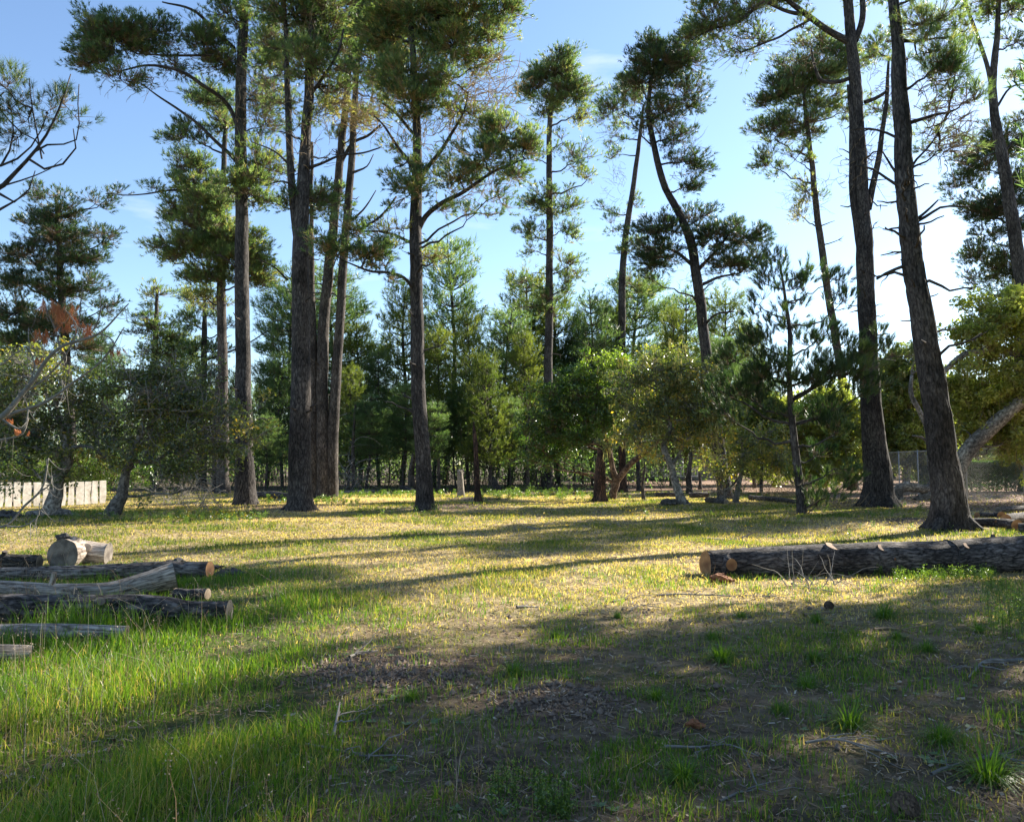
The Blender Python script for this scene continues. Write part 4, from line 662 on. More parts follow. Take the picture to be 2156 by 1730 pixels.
# ------------------------------------------------------------------ young and far pines (prototypes, then copies)
def proto_pine(seed, style, hh=8.0):
    """a whole tree about hh metres tall at the origin, returned as (trunk mesh, crown mesh)"""
    r = rng_(seed); tb = MB(); cb = MB()
    K = 24; z = np.linspace(-.1, hh, K); P = np.stack([.12 * np.sin(z * .7 + seed), .10 * np.cos(z * .9 + seed), z], -1); P[:, :2] -= P[0, :2]
    Rr = .012 * hh * (1 - np.clip(z / hh, 0, 1)) ** .8 + .012; tubes(tb, P, Rr, 10, 0, rough=.08, rs=seed)
    tip = []; dirs = []; nwh = int(hh / {'cone': .42, 'round': .55, 'broad': .36}[style]); z0 = hh * {'cone': .16, 'round': .35, 'broad': .14}[style]
    for w_ in range(nwh):
        zz = z0 + (hh - .3 - z0) * (w_ / nwh) ** .95 + r.normal(0, .08); t = (zz - z0) / (hh - z0)
        L0 = (hh * .19 * (1 - t) ** .75 + .22) if style == 'cone' else hh * (.20 if style == 'round' else .34) * (1 - abs(t - .45) ** 1.6) * (.35 + .65 * (1 - t ** 3))
        nb_ = int(r.integers(4, 7)); a0 = r.uniform(0, 6.28)
        for j in range(nb_):
            a = a0 + j * 6.28 / nb_ + r.normal(0, .25); L = L0 * r.uniform(.55, 1.15); el = (.25 + .5 * t) if style == 'cone' else r.uniform(0, .45)
            s = np.linspace(0, 1, 6)[:, None]; base = np.array([np.interp(zz, z, P[:, 0]), np.interp(zz, z, P[:, 1]), zz])
            dv = np.array([math.cos(a), math.sin(a), el * .5]); B = base + dv * L * s + np.array([0, 0, 1.]) * L * (.28 if style == 'cone' else .12) * s ** 2.2 + r.normal(size=(6, 3)) * .02 * L
            tubes(tb, B, np.linspace(.028, .008, 6) * (hh / 8), 4, 0, rs=j)
            nt = int({'cone': 11, 'round': 17, 'broad': 14}[style] * L) + 3
            for q in range(nt):
                f = r.uniform(.25, 1.0) if q else 1.0; p = B[0] + (B[-1] - B[0]) * f; p = np.array([np.interp(f, s[:, 0], B[:, c]) for c in range(3)])
                side = nrm(np.cross(dv, [0, 0, 1.])) * r.normal(0, .30 * L * (1.1 - f) + .08); 
                up_ = abs(r.normal(0, .13)) ; e = p + side + np.array([0, 0, up_]) + dv * .1
                if q % 2 == 0: tubes(cb, np.array([p, (p + e) / 2 - [0, 0, .03], e]), np.array([.008, .006, .004]), 3, 1)
                tip.append(e); dirs.append(nrm(side * .8 + dv * .5 + np.array([0, 0, .9 if style == 'cone' else .5])))
    for q in range(5): tip.append(P[-1] + [r.normal(0, .04), r.normal(0, .04), -q * .16 + .05]); dirs.append(np.array([r.normal(0, .12), r.normal(0, .12), 1.]))
    tip = np.array(tip); dirs = np.array(dirs); rep = 2
    tip = np.repeat(tip, rep, 0) + r.normal(size=(len(tip) * rep, 3)) * .09; dirs = np.repeat(dirs, rep, 0) + r.normal(size=(len(tip), 3)) * .25
    hv = np.clip(.35 + .3 * (vnoise(tip * .8, seed) - .5) * 2 + r.normal(0, .07, len(tip)), 0, 1)
    needles(cb, tip, dirs, np.full(len(tip), .25) * r.uniform(.7, 1.2, len(tip)), 9, .011 if style != 'broad' else .016, hv, r)
    return tb, cb
PROTO = []
def proto_pair(seed, style, hh, lm, bm):
    tb, cb = proto_pine(seed, style, hh)
    t_ = tb.build('trunk', [bm]); c_ = cb.build('crown', [lm, M['twig']])
    PROTO.append((t_, c_, hh))
for sd, st in ((1, 'cone'), (2, 'cone'), (3, 'round'), (4, 'cone'), (5, 'round'), (6, 'cone'), (7, 'broad')):
    proto_pair(sd, st, 8.0 if st == 'cone' else 9.0, M['needle_young'] if sd in (1, 4, 6) else M['needle'], M['bark2'])
def place_proto(i, name, u, vtop, d, rot, label, group, cat='pine tree', wide=1.0):
    t_, c_, hh = PROTO[i]
    x = (u - CU) / F * d * math.cos(PITCH) * 1.0 / (math.cos(PITCH)); z0 = float(H(x, d))
    top = Ppx(u, vtop, d)[2]; s = (top - z0) / hh; x = Ppx(u, (vtop + 1020) / 2, d)[0]
    o = empty(name, (x, d, z0), label, cat, group); o.rotation_euler = (.03 * math.sin(rot * 5), .03 * math.cos(rot * 7), rot); wide = wide * (.78 + .5 * ((rot * 3.7) % 1.0))
    for src in (t_, c_):
        c = src.copy(); C.collection.objects.link(c); c.parent = o; c.location = (0, 0, 0); c.scale = (s * wide, s * wide, s)
    return o
GB = 'young pines at the back of the clearing'
BT = [(0, 565, 760, 58, 'small young pine between the limb-arching pine and the double-stemmed pine'), (1, 597, 735, 52, 'slim young pine just left of the thick double-stemmed trunk'),
      (2, 615, 560, 56, 'layered pine seen behind the left side of the double-stemmed trunk'), (4, 688, 545, 60, 'layered pine showing behind the three-stemmed clump'),
      (5, 760, 674, 60, 'pointed bushy pine right of the three-stemmed clump'), (0, 735, 770, 50, 'low dark young pine at the foot of the three-stemmed clump'),
      (1, 800, 730, 56, 'dark-green young pine midway between the clump and the centre-left pine'), (3, 848, 600, 60, 'tall young pine with upright shoots just left of the centre-left trunk'),
      (2, 772, 830, 46, 'squat dark pine in shade left of the centre-left trunk'), (4, 850, 800, 48, 'shaded bushy pine touching the centre-left trunk'),
      (1, 940, 500, 62, 'tallest open young pine right of the centre-left trunk'), (5, 915, 690, 55, 'dense young pine just right of the centre-left trunk'),
      (3, 988, 655, 50, 'dark full young pine behind the red snag'), (0, 1030, 745, 47, 'shaded young pine right of the red snag'),
      (1, 1072, 648, 56, 'pale young pine with a candle-like tip left of the round-topped pine'), (5, 1120, 560, 62, 'young pine tight against the left of the round-topped trunk'),
      (3, 1105, 700, 52, 'mid-green young pine left of the bright green oak'), (0, 1175, 600, 60, 'young pine just right of the round-topped trunk'),
      (1, 1250, 612, 58, 'spiky-topped young pine rising over the bright green oak'), (2, 1225, 690, 62, 'soft bushy pine over the left half of the bright green oak'),
      (5, 1290, 640, 62, 'young pine with brown-tinged boughs left of the thin straight trunk'), (4, 1345, 560, 66, 'round-crowned pine with a bare lower stem behind the thin straight trunk'),
      (3, 1410, 650, 58, 'young pine above the olive oak'), (1, 1448, 610, 64, 'far slim pine left of the bent trunk'),
      (0, 1535, 610, 60, 'young pine with an upright candle right of the bent trunk'), (4, 1520, 700, 50, 'dark round pine beside the bent trunk'),
      (5, 1585, 680, 52, 'dark young pine left of the open young pine'), (2, 1600, 760, 46, 'low dark pine behind the left boughs of the open young pine'),
      (4, 905, 840, 44, 'low shaded pine between the centre-left trunk and the red snag'), (2, 960, 820, 50, 'shaded pine directly behind the grey stump'),
      (4, 1075, 830, 48, 'shaded pine left of the bright green oak crown'), (2, 680, 800, 54, 'shaded pine seen between the clump stems'),
      (4, 560, 870, 46, 'low dark pine right of the limb-arching trunk'), (2, 215, 700, 62, 'far bushy pine right of the tiered dark pine'),
      (4, 20, 690, 60, 'far dark pine at the left edge'), (5, 380, 700, 60, 'far young pine behind the grey-trunked oak'), (0, 500, 780, 58, 'far young pine behind the limb-arching trunk'),
      (4, 1800, 860, 60, 'far dark pine behind the massive forked pine'), (2, 2060, 870, 62, 'far dark pine behind the hedge'), (2, 1130, 860, 60, 'far shaded pine behind the left of the green oak'), (4, 1000, 870, 60, 'far shaded pine behind the stumps'), (2, 820, 880, 62, 'far shaded pine behind the fallen pale log')]
rr = random.Random(4)
for i, u, vt, d, lb in BT:
    place_proto(i, 'young_pine_tree', u, vt, d, rr.uniform(0, 6.28), lb, GB, wide=1.0)
# pines outside the frame at right: they shade the foreground
for (x, y, i, s, rot, lb) in [(13.7, 14.3, 6, 1.15, .3, 'tall pine right of the view whose crown shades the foreground'), (19.2, 12.2, 6, 1.3, 2.0, 'broad pine right of the view standing second from the log'),
                              (15.7, 6.2, 6, 1.25, 4.0, 'pine right of the view level with the near grass'), (31, 22, 6, 1.5, 1.2, 'pine right of the view beyond the chain-link fence'), (12.5, 2.0, 6, 1.2, 5.2, 'pine right of the view behind the photographer'), (24, 7, 6, 1.5, 3.2, 'farthest pine right of the view'), (32.5, 41.5, 4, 1.25, .5, 'very tall pine right of the view behind the hedge line'), (38.5, 52.0, 4, 1.5, 1.5, 'very tall pine far right beyond the hedge')]:
    o = empty('pine_tree', (x, y, float(H(x, y))), lb, 'pine tree', 'pines standing right of the view'); o.rotation_euler = (0, 0, rot)
    for src in PROTO[i][:2]:
        c = src.copy(); C.collection.objects.link(c); c.parent = o; c.scale = (s, s, 1.75 if i == 6 else 2.9)
for t_, c_, _ in PROTO:
    bpy.data.objects.remove(t_); bpy.data.objects.remove(c_)

# far wood: one mass
def far_wood():
    r = rng_(99); mb = MB(); n = 330
    x = r.uniform(-75, 85, n); y = r.uniform(72, 105, n); h = r.uniform(5, 10.5, n) * (y / 85)
    xs = (x / y); h = h * np.where((xs > -.02) & (xs < .5), .8, 1.0)
    tb = np.stack([np.stack([x, y, np.zeros(n)], -1), np.stack([x + r.normal(0, .3, n), y, h * .9], -1)], 1)
    tubes(mb, tb, np.tile([[.2, .05]], (n, 1)) * r.uniform(.6, 1.4, (n, 1)), 5, 1)
    m = 150; q = r.uniform(.15, 1, (n, m)); ra = (1 - q) ** .6 * 2.4 + .2; a = r.uniform(0, 6.28, (n, m)); rad = ra * r.uniform(.3, 1, (n, m))
    P = np.stack([x[:, None] + rad * np.cos(a), y[:, None] + rad * np.sin(a), h[:, None] * q], -1).reshape(-1, 3)
    needles(mb, P, np.stack([np.cos(a).ravel() * .6, np.sin(a).ravel() * .6, np.full(P.shape[0], .7)], -1), np.full(len(P), .55), 9, .032, np.clip(r.normal(.5, .18, len(P)), 0, 1), r)
    # thicket under the trees
    k = 2200; bx = r.uniform(-34, 26, k); by = r.uniform(47, 70, k); hh = r.uniform(.4, 3.2, k)
    hh = hh * np.clip(.25 + 1.9 * n2(bx, by, .22, 55, 2), .3, 1.6); keep = (bx / by < .22) & (n2(bx, by, .35, 57, 2) > .36); bx, by, hh = bx[keep], by[keep], hh[keep]; k = len(bx)
    P2 = (np.stack([bx, by, hh], -1)[:, None] + r.normal(size=(k, 26, 3)) * np.array([.7, .7, .5])).reshape(-1, 3); P2[:, 2] = np.abs(P2[:, 2])
    leaves(mb, P2, np.full(len(P2), .20), np.clip(r.normal(.42, .2, len(P2)), 0, 1), r)
    tw = np.stack([np.stack([bx, by, np.zeros(k)], -1), np.stack([bx + r.normal(0, .3, k), by, hh * .6], -1), np.stack([bx + r.normal(0, .6, k), by, hh * 1.2], -1)], 1)
    tubes(mb, tw[::3], np.tile([[.022, .014, .006]], (len(tw[::3]), 1)), 4, 1)
    o = mb.build('distant_wood', [M['needle'], M['bark2']]); tag(o, 'dense far pine wood and undergrowth closing the view', 'woodland', kind='stuff')
far_wood()

# ------------------------------------------------------------------ logs, stumps, snags
def disc(mb, c, ax, rad, r, mat=0, wob=.04, tilt=None):
    ax = nrm(np.asarray(ax, float)); nn = ax if tilt is None else nrm(ax + tilt)
    a = nrm(np.cross(ax, [0.02, 0, 1.])); b = np.cross(ax, a); K = 36; rings = 5
    th = np.arange(K) * 2 * np.pi / K; V = [np.array(c, float)[None]]; T = [np.zeros((1, 3))]
    wv = 1 + wob * (vnoise(np.stack([np.cos(th) * 1.5, np.sin(th) * 1.5, th * 0 + r], -1), 5) - .5) * 2
    for k in range(1, rings + 1):
        q = rad * wv * k / rings; off = a[None] * (q * np.cos(th))[:, None] + b[None] * (q * np.sin(th))[:, None]
        off = off - ax[None] * ((off @ nn) / (ax @ nn))[:, None]
        V.append(np.array(c) + off); T.append(np.stack([q * np.cos(th), q * np.sin(th), th * 0 + r], -1) * [1, 1, 0])
    V = np.concatenate(V); T = np.concatenate(T); tri = [[0, 1 + j, 1 + (j + 1) % K] for j in range(K)]; qd = []
    for k in range(rings - 1):
        for j in range(K): qd.append([1 + k * K + j, 1 + (k + 1) * K + j, 1 + (k + 1) * K + (j + 1) % K, 1 + k * K + (j + 1) % K])
    mb.add(V, [np.array(tri), np.array(qd)], T, None, mat, True)
def knot(parent, org, c, dv, rad, L, bark, em, seed):
    mb = MB(); c = np.array(c, float); dv = nrm(np.array(dv, float)); P = np.stack([c - dv * .03, c + dv * L * .5, c + dv * L])
    P, R = resample(P, [rad * 1.7, rad * 1.1, rad], .02); tubes(mb, P, R, 20, 0, rough=.1, rs=seed); disc(mb, P[-1] + dv * .002, dv, rad * 1.0, seed, 1)
    mb.build('knot', [bark, em], parent, org)
def log_(name, label, pts, rads, bark, em, seed, ends=(1, 1), group=None, cat='log', ridges=.015, rough=.06, knots=(), tilt=None, seg=44, sag=0, step=.07):
    P, R = resample(pts, rads, step); P = wobble(P, .02, 1.1, seed); org = P[len(P) // 2] * [1, 1, 0] + [0, 0, P[:, 2].min()]
    mb = MB(); tubes(mb, P, R, seg, 0, rough=rough, rs=seed, rfreq=3.5, ridges=ridges)
    o = mb.build(name, [bark], None, org); tag(o, label, cat, group)
    for w_, k, sgn in ((ends[0], 0, -1), (ends[1], -1, 1)):
        if w_:
            e = MB(); ax = nrm(P[k] - P[k - sgn if sgn > 0 else 1]) ; ax = nrm(P[-1] - P[-3]) if sgn > 0 else nrm(P[0] - P[2])
            disc(e, P[k] + ax * .004, ax, R[k] * 1.02, seed, 0, .05, tilt=(tilt if sgn < 0 else None))
            e.build('cut_end', [em], o, org)
    for (f, ang, rad, L) in knots:
        i = int(f * (len(P) - 1)); ax = nrm(P[min(i + 1, len(P) - 1)] - P[i - 1]); a = nrm(np.cross([0, 0, 1.], ax)); u = np.cross(ax, a)
        dv = a * math.cos(ang) + u * math.sin(ang); knot(o, org, P[i] + dv * R[i] * .8, dv + ax * .25, rad, R[i] * .2 + L, bark, em, seed + int(ang * 9) + int(f * 50))
    return o
def lpts(uvw, lift=1.0):
    """points (u, v_bottom, thickness) of a log lying on the ground: centre line and radii"""
    P = []; R = []
    for u, v, t in uvw:
        g = Gpx(u, v); rad = t / 2 * g[1] / F; g[2] += rad * .9 * lift; g[1] += rad * .5; P.append(g); R.append(rad)
    return P, R
P_, R_ = lpts([(1492, 1213, 55), (1700, 1211, 64), (1900, 1209, 70), (2156, 1205, 78), (2420, 1202, 82)])
# camera-side of the log is -a; angles measured from +a (away) through up
lo = log_('fallen_log', 'long felled pine log with orange cut end lying across the right side', P_, R_, M['log'], M['end_orange'], 61, ends=(1, 1), ridges=.014, rough=.035, tilt=np.array([0, -.35, .1]),
          knots=[(.052, math.pi * 1.0, .085, .02), (.27, math.pi * .64, .090, .0), (.375, math.pi * .74, .055, .0), (.575, math.pi * .74, .05, .0), (.40, math.pi * .98, .02, .02), (.66, math.pi * .45, .03, .03)])
kb = MB(); ax = nrm(np.array(P_[3]) - np.array(P_[2])); i0 = np.array(P_[2]) + (np.array(P_[3]) - np.array(P_[2])) * .42
th = np.linspace(-.3, math.pi * 1.35, 30); rk = R_[2] * .985; a_ = nrm(np.cross([0, 0, 1.], ax)); u_ = np.cross(ax, a_)
tubes(kb, np.array([i0 + (a_ * math.cos(t) + u_ * math.sin(t)) * rk * 1.02 for t in th]) + ax * .02 * np.sin(th * 3)[:, None], np.full(30, .010), 5)
kb.build('saw_kerf', [M['log_dark']], lo, lo.location)
# left pile
P_, R_ = lpts([(122, 1197, 62), (165, 1188, 54), (224, 1186, 46)])
lg = log_('log_section', 'pale barkless log section with a knobby end lying left in the clearing', P_, [R_[0] * 1.05, R_[1] * .95, R_[2]], M['log_pale'], M['end_grey'], 62, ends=(1, 1), ridges=.004, rough=.22, knots=[(.3, math.pi * .6, .07, .05), (.62, math.pi * .85, .06, .05)])  # darker end wood paints the shade on the cut face
P_, R_ = lpts([(-110, 1205, 36), (0, 1200, 34), (78, 1198, 30)])
log_('log_section', 'short dark log section behind the long cracked log at the left edge', P_, R_, M['log_dark'], M['end_grey'], 63, ends=(0, 1), knots=[(.62, math.pi * .6, .035, .06)])
P_, R_ = lpts([(-160, 1232, 34), (0, 1226, 32), (220, 1220, 32), (330, 1216, 34), (437, 1217, 34)])
log_('fallen_log', 'long thin log of cracked bark with a reddish broken right end', P_, R_, M['log_weathered'], M['end_orange'], 64, ends=(0, 1), ridges=.02, rough=.1)
P_, R_ = lpts([(-150, 1265, 42), (0, 1262, 40), (110, 1262, 34), (230, 1262, 38), (362, 1250, 58)])
P_[4][2] += .05
log_('fallen_log', 'bowed log with pale peeled upper end and a broken branch stub', P_, R_, M['log_grey'], M['end_pale'], 65, ends=(0, 1), ridges=.008, rough=.09, knots=[(.5, math.pi * .55, .028, .14)])
P_, R_ = lpts([(368, 1260, 22), (400, 1261, 22), (434, 1262, 23)])
log_('log_section', 'small short log section with pale end in the grass', P_, R_, M['log'], M['end_pale'], 66, ends=(1, 1), step=.04)
P_, R_ = lpts([(-220, 1325, 66), (0, 1318, 66), (160, 1314, 62), (300, 1312, 60), (400, 1312, 50), (478, 1312, 48)])
log_('fallen_log', 'thick dark weathered log with a round grey cut end in the tall grass', P_, R_, M['log_dark'], M['end_grey'], 67, ends=(0, 1), ridges=.022, rough=.07, knots=[(.62, math.pi * .8, .04, .03)])
P_, R_ = lpts([(-150, 1352, 34), (0, 1350, 34), (140, 1348, 32), (262, 1346, 28)])
log_('fallen_log', 'smooth grey log half hidden in the tall grass below the thick dark log', P_, R_, M['log_grey'], M['end_grey'], 68, ends=(0, 1), ridges=.003, rough=.06)
P_, R_ = lpts([(-160, 1402, 46), (-40, 1400, 44), (62, 1392, 34)])
log_('fallen_log', 'dark short log end poking in at the left edge in front of the grey log', P_, R_, M['log_grey'], M['end_grey'], 69, ends=(0, 1), ridges=.008)
# right pile
P_, R_ = lpts([(2040, 1104, 18), (2090, 1108, 19), (2146, 1117, 24)])
log_('cut_log', 'cut log with a yellow sawn face, front piece of the log pile', P_, R_, M['log'], M['end_orange'], 71, knots=[(.55, math.pi * .9, .03, .03)], group='log pile', step=.05)
P_, R_ = lpts([(2060, 1092, 15), (2100, 1092, 15), (2112, 1093, 17)])
log_('cut_log', 'small cut log with a bright orange round end in the log pile', P_, R_, M['log'], M['end_orange'], 72, group='log pile', step=.05)
P_, R_ = lpts([(2120, 1104, 22), (2180, 1100, 24), (2260, 1098, 26)])
log_('cut_log', 'thicker cut log running out of the frame at the back of the log pile', P_, R_, M['log'], M['end_orange'], 73, group='log pile', step=.05)
P_, R_ = lpts([(2105, 1080, 14), (2180, 1078, 16), (2240, 1076, 16)])
log_('cut_log', 'slim grey log lying behind the thicker logs of the pile', P_, R_, M['log'], M['end_grey'], 74, group='log pile', step=.05)
P_, R_ = lpts([(2150, 1122, 22), (2200, 1124, 24), (2260, 1126, 24)])
log_('cut_log', 'cut log at the very right edge in front of the pile', P_, R_, M['log'], M['end_orange'], 75, group='log pile', step=.05)
# far logs
for u0, v0, u1, v1, t, lb, bk in [(1020 / 1.9 * 1, 1047, 612, 1050, 14, 'dark fallen log lying between the two left pines', 'log_dark'), (720, 1040, 800, 1037, 7, 'pale thin fallen log right of the three-stemmed clump', 'log_grey'),
                                  (845, 1032, 868, 1038, 11, 'short far log with a bright sunlit end beside the centre-left pine', 'log'), (1380, 1046, 1430, 1045, 10, 'dark fallen limb behind the sinuous oak trunk', 'log_dark'),
                                  (1452, 1048, 1490, 1048, 12, 'fat grey log lying right of the sinuous oak trunk', 'log'), (1490, 1058, 1530, 1062, 12, 'broken log with a pale end under the scraggly oak', 'log'), (1700, 1062, 1580, 1052, 10, 'grey fallen limb behind the young open pine', 'log')]:
    P_, R_ = lpts([(u0, v0, t), ((u0 + u1) / 2, (v0 + v1) / 2, t * 1.05), (u1, v1, t)]); log_('fallen_log', lb, P_, R_, M[bk], M['end_pale'], int(u0), seg=20, ridges=.01, rough=.15, step=.12)
def snag(name, label, cat, pts, bark, seed, jag=.1, mats2=None, ridges=.015):
    b = Gpx(pts[0][0], pts[0][1]); P, R = px_path(pts, b[1]); P[0] = b - [0, 0, .08]; P, R = resample(P, R, .1); R = R * (1 + .45 * np.exp(-np.maximum(P[:, 2] - b[2], 0) / .2))
    mb = MB(); tubes(mb, P, R, 24, 0, rough=.14, rs=seed, rfreq=3, ridges=ridges)
    r = rng_(seed); top = P[-1]; rt = R[-1]
    for k in range(7):                                   # jagged splinters round the broken top
        a = k * .9 + r.uniform(0, .4); q = top + np.array([math.cos(a), math.sin(a), 0]) * rt * .6; hgt = jag * r.uniform(.3, 1)
        tubes(mb, np.stack([q - [0, 0, .15], q + [0, 0, hgt * .6], q * .7 + top * .3 + [0, 0, hgt]]), np.array([rt * .5, rt * .3, .004]), 6, 0, rs=k)
    e = MB(); disc(e, P[-1] - [0, 0, .01], [0, 0, 1], rt, seed)
    o = mb.build(name, [bark], None, b); tag(o, label, cat); e.build('broken_top', [M['end_grey']], o, b); return o
snag('dead_snag', 'slender reddish broken snag with a pale pointed tip', 'snag', [(1007, 1056, 16), (1005, 1020, 12), (1003, 970, 11), (1000, 920, 9), (998, 905, 6), (997, 892, 3)], M['bark_red'], 81, .12)
snag('tree_stump', 'tall narrow grey stump left of the reddish snag', 'stump', [(971, 1046, 14), (970, 1020, 13), (968, 992, 12)], M['log_grey'], 82, .1)
snag('tree_stump', 'leaning dark stump right of the reddish snag', 'stump', [(1046, 1032, 16), (1040, 1016, 14), (1034, 1004, 12)], M['log'], 83, .15)
snag('dead_snag', 'charred blocky snag against the bright green oak trunk', 'snag', [(1263, 1056, 26), (1263, 1020, 25), (1264, 980, 21), (1264, 955, 14)], M['bark_red'], 84, .5, ridges=.03)
snag('tree_stump', 'dark little stump on the brown ground by the far house', 'stump', [(1474, 1030, 7), (1474, 1012, 6), (1473, 1000, 5)], M['log_dark'], 85, .2)
snag('tree_stump', 'knobby stump in front of the white fence', 'stump', [(30, 1066, 12), (25, 1045, 9), (20, 1028, 12)], M['bark_oak_red'], 86, .1)
for u, v, w_, vt, lb in [(1312, 1036, 18, 880, 'reddish bare trunk visible under the bright green oak'), (1345, 1034, 9, 900, 'thin dark trunk under the olive oak'), (1355, 1052, 7, 985, 'thin crooked oak sapling stem under the olive oak'), (1452, 1040, 13, 960, 'short leaning grey trunk right of the sinuous oak'), (745, 1034, 8, 860, 'bare young trunk right of the clump'), (868, 1036, 16, 960, 'dark broken trunk left of the centre-left pine'), (925, 1036, 8, 850, 'thin pale-lit trunk right of the centre-left pine'), (1112, 1034, 9, 880, 'thin dark trunk left of the round-topped pine'), (455, 1036, 14, 800, 'broken grey trunk beside the limb-arching pine')]:
    snag('bare_trunk', lb, 'tree trunk', [(u, v, w_), (u - 2, (v + vt) / 2, w_ * .85), (u + 3, vt, w_ * .6)], M['bark_red'] if 'reddish' in lb else M['bark2'], u, .3, ridges=.006)
def rock(label, u, v, s, seed, m='rock', name='rock', cat='rock'):
    g = Gpx(u, v); r = rng_(seed); n, k = 28, 18; th = np.arange(n) * 2 * np.pi / n; ph = np.linspace(0.02, np.pi - .02, k)
    D = np.stack([np.sin(ph)[:, None] * np.cos(th), np.sin(ph)[:, None] * np.sin(th), np.cos(ph)[:, None] * np.ones(n)], -1)
    V = D * (1 + .55 * (vnoise(D * 1.7 + seed, seed) - .5) * 2 + .25 * (vnoise(D * 5 + seed, seed) - .5) * 2)[..., None] * np.array([s, s * .7, s * .42]) + g + [0, s * .3, s * .2]
    i = np.arange(n * k).reshape(k, n); a = i[:-1]; b = np.roll(a, -1, 1); d = i[1:]; e = np.roll(d, -1, 1)
    mb = MB(); mb.add(V, np.stack([a, d, e, b], -1).reshape(-1, 4), V - g, None, 0, False); o = mb.build(name, [M[m]], None, g); tag(o, label, cat)
rock('dark rock behind the long cracked log', 372, 1189, .16, 3); rock('small upright grey stone in the grass behind the cracked log', 286, 1186, .05, 4); rock('grey mossy boulder at the foot of the sinuous oak', 1405, 1064, .36, 5); rock('dark rough boulder at the left oak roots', 8, 1090, .35, 6)

# ------------------------------------------------------------------ sticks, twig tangles, cones
def stick(label, uvs, w_, seed, m='twig_grey', fork=3, name='fallen_branch', lift=.02, group=None):
    P = []
    for q in uvs:
        g = Gpx(q[0], q[1]); g[2] += lift + (q[2] if len(q) > 2 else 0); P.append(g)
    P, R = resample(P, np.linspace(w_, w_ * .35, len(P)), .06); P = wobble(P, .02, 4, seed); mb = MB(); tubes(mb, P, R, 6, 0, rough=.15, rs=seed, cap=True)
    r = rng_(seed)
    for k in range(fork):
        i = int(r.uniform(.3, .95) * (len(P) - 2)); t = nrm(P[i + 1] - P[i]); L = r.uniform(.12, .4) * (1 + w_ * 20); dv = nrm(t + r.normal(size=3) * [.8, .8, .25] + [0, 0, .15])
        q = P[i] + dv * L * np.linspace(0, 1, 7)[:, None] + r.normal(size=(7, 3)) * .01; q[0] = P[i]; q[:, 2] = np.maximum(q[:, 2], H(q[:, 0], q[:, 1]) + .004)
        tubes(mb, q, np.linspace(w_ * .5, w_ * .12, 7), 4, 0, rs=k)
    o = mb.build(name, [M[m]], None, P[0]); tag(o, label, 'branch', group)
stick('curved grey branch lying in the sunlit turf before the nearest pine', [(1478, 1136), (1520, 1137), (1565, 1134), (1580, 1130, .06)], .022, 1)
stick('long thin dead branch in shade in front of the big log end', [(1380, 1256), (1450, 1254), (1520, 1257), (1590, 1256), (1660, 1262)], .012, 2, fork=7)
stick('forked grey branch on the bare soil left of centre', [(735, 1390), (760, 1382), (795, 1378)], .014, 3, fork=4)
stick('stub-ended branch with a raised fork near the soil mound', [(700, 1560), (706, 1545, .04), (718, 1524, .10)], .012, 4, fork=3)
stick('long crooked branch crossing the near grass', [(640, 1570), (700, 1580), (760, 1595), (850, 1600)], .010, 5, fork=5)
stick('pale twig on the dark near ground at right of centre', [(1400, 1585), (1460, 1582), (1530, 1575), (1600, 1600)], .009, 6, fork=5)
stick('long pale twig in the near right shade', [(1700, 1575), (1760, 1568), (1830, 1580), (1880, 1595)], .009, 7, fork=5)
stick('arched grey twig right of the soil mounds', [(1330, 1290), (1350, 1280), (1400, 1284)], .008, 8)
stick('mossy branch curving at the right edge', [(2156, 1390), (2080, 1400), (2040, 1430)], .018, 9, fork=4)
stick('twig lying on the sunny turf in the middle', [(1090, 1281), (1110, 1279), (1128, 1277)], .02, 10, fork=1)
stick('knobbly stick on the far sunny turf', [(1110, 1112), (1128, 1114), (1140, 1120)], .018, 11, fork=2)
stick('thin stick standing clear of the centre turf', [(1290, 1268), (1320, 1262), (1350, 1258)], .010, 12, fork=2)
stick('dark stick on the shaded ground at right', [(1840, 1328), (1880, 1326), (1930, 1336)], .016, 13, 'twig')
stick('bare forked twig near the bottom right corner', [(1960, 1640), (2040, 1610), (2110, 1600), (2156, 1620)], .010, 14, fork=5)
stick('crooked bleached twig low in the right foreground', [(1520, 1690), (1570, 1660), (1640, 1648)], .008, 15, fork=3)
stick('weathered plank-like bark strip in the right shade', [(1690, 1298), (1720, 1296), (1750, 1297)], .022, 16, 'twig', 0)
def tangle(label, u, v, d, w_, h_, n, seed, lenm, name='twig_tangle', m='twig_grey', thick=.008, down=.0, base=None):
    r = rng_(seed); b = Gpx(u, v); b0 = b.copy(); mb = MB(); P = []
    for i in range(n):
        p = b + np.array([r.normal(0, w_ * .35), r.normal(0, w_ * .3), abs(r.normal(0, h_ * .4))]) if base is None else b + r.normal(size=3) * [w_ * .15, .1, .03]
        dv = nrm(r.normal(size=3) + [0, 0, .3 - down]); L = lenm * r.uniform(.4, 1.2); cur = nrm(r.normal(size=3)) * 1.2; pts = [p]
        for k in range(9): dv = nrm(dv + cur * .16 + r.normal(size=3) * .14); p = p + dv * L / 9; p[2] = max(p[2], float(b[2]) + .02); pts.append(p)
        P.append(pts)
    P = np.array(P); tubes(mb, P, np.linspace(thick, thick * .3, 10)[None] * r.uniform(.6, 1.5, (n, 1)), 4, 0)
    o = mb.build(name, [M[m]], None, b0); tag(o, label, 'dead branches')
tangle('tangled grey dead branches under the grey-trunked oak', 375, 1066, 30, 1.9, 1.0, 150, 21, 1.1)
tangle('grey twig thicket on the ground beneath the scraggly oak', 1535, 1060, 30, 1.6, .9, 140, 22, .9)
tangle('arched bundle of bleached twigs in front of the big log', 1715, 1235, 10, .6, .16, 26, 23, .6, thick=.006)
tangle('drooping bleached twigs right of the grey-trunked oak', 430, 1078, 29, 1.1, .5, 40, 24, 1.0, thick=.012)
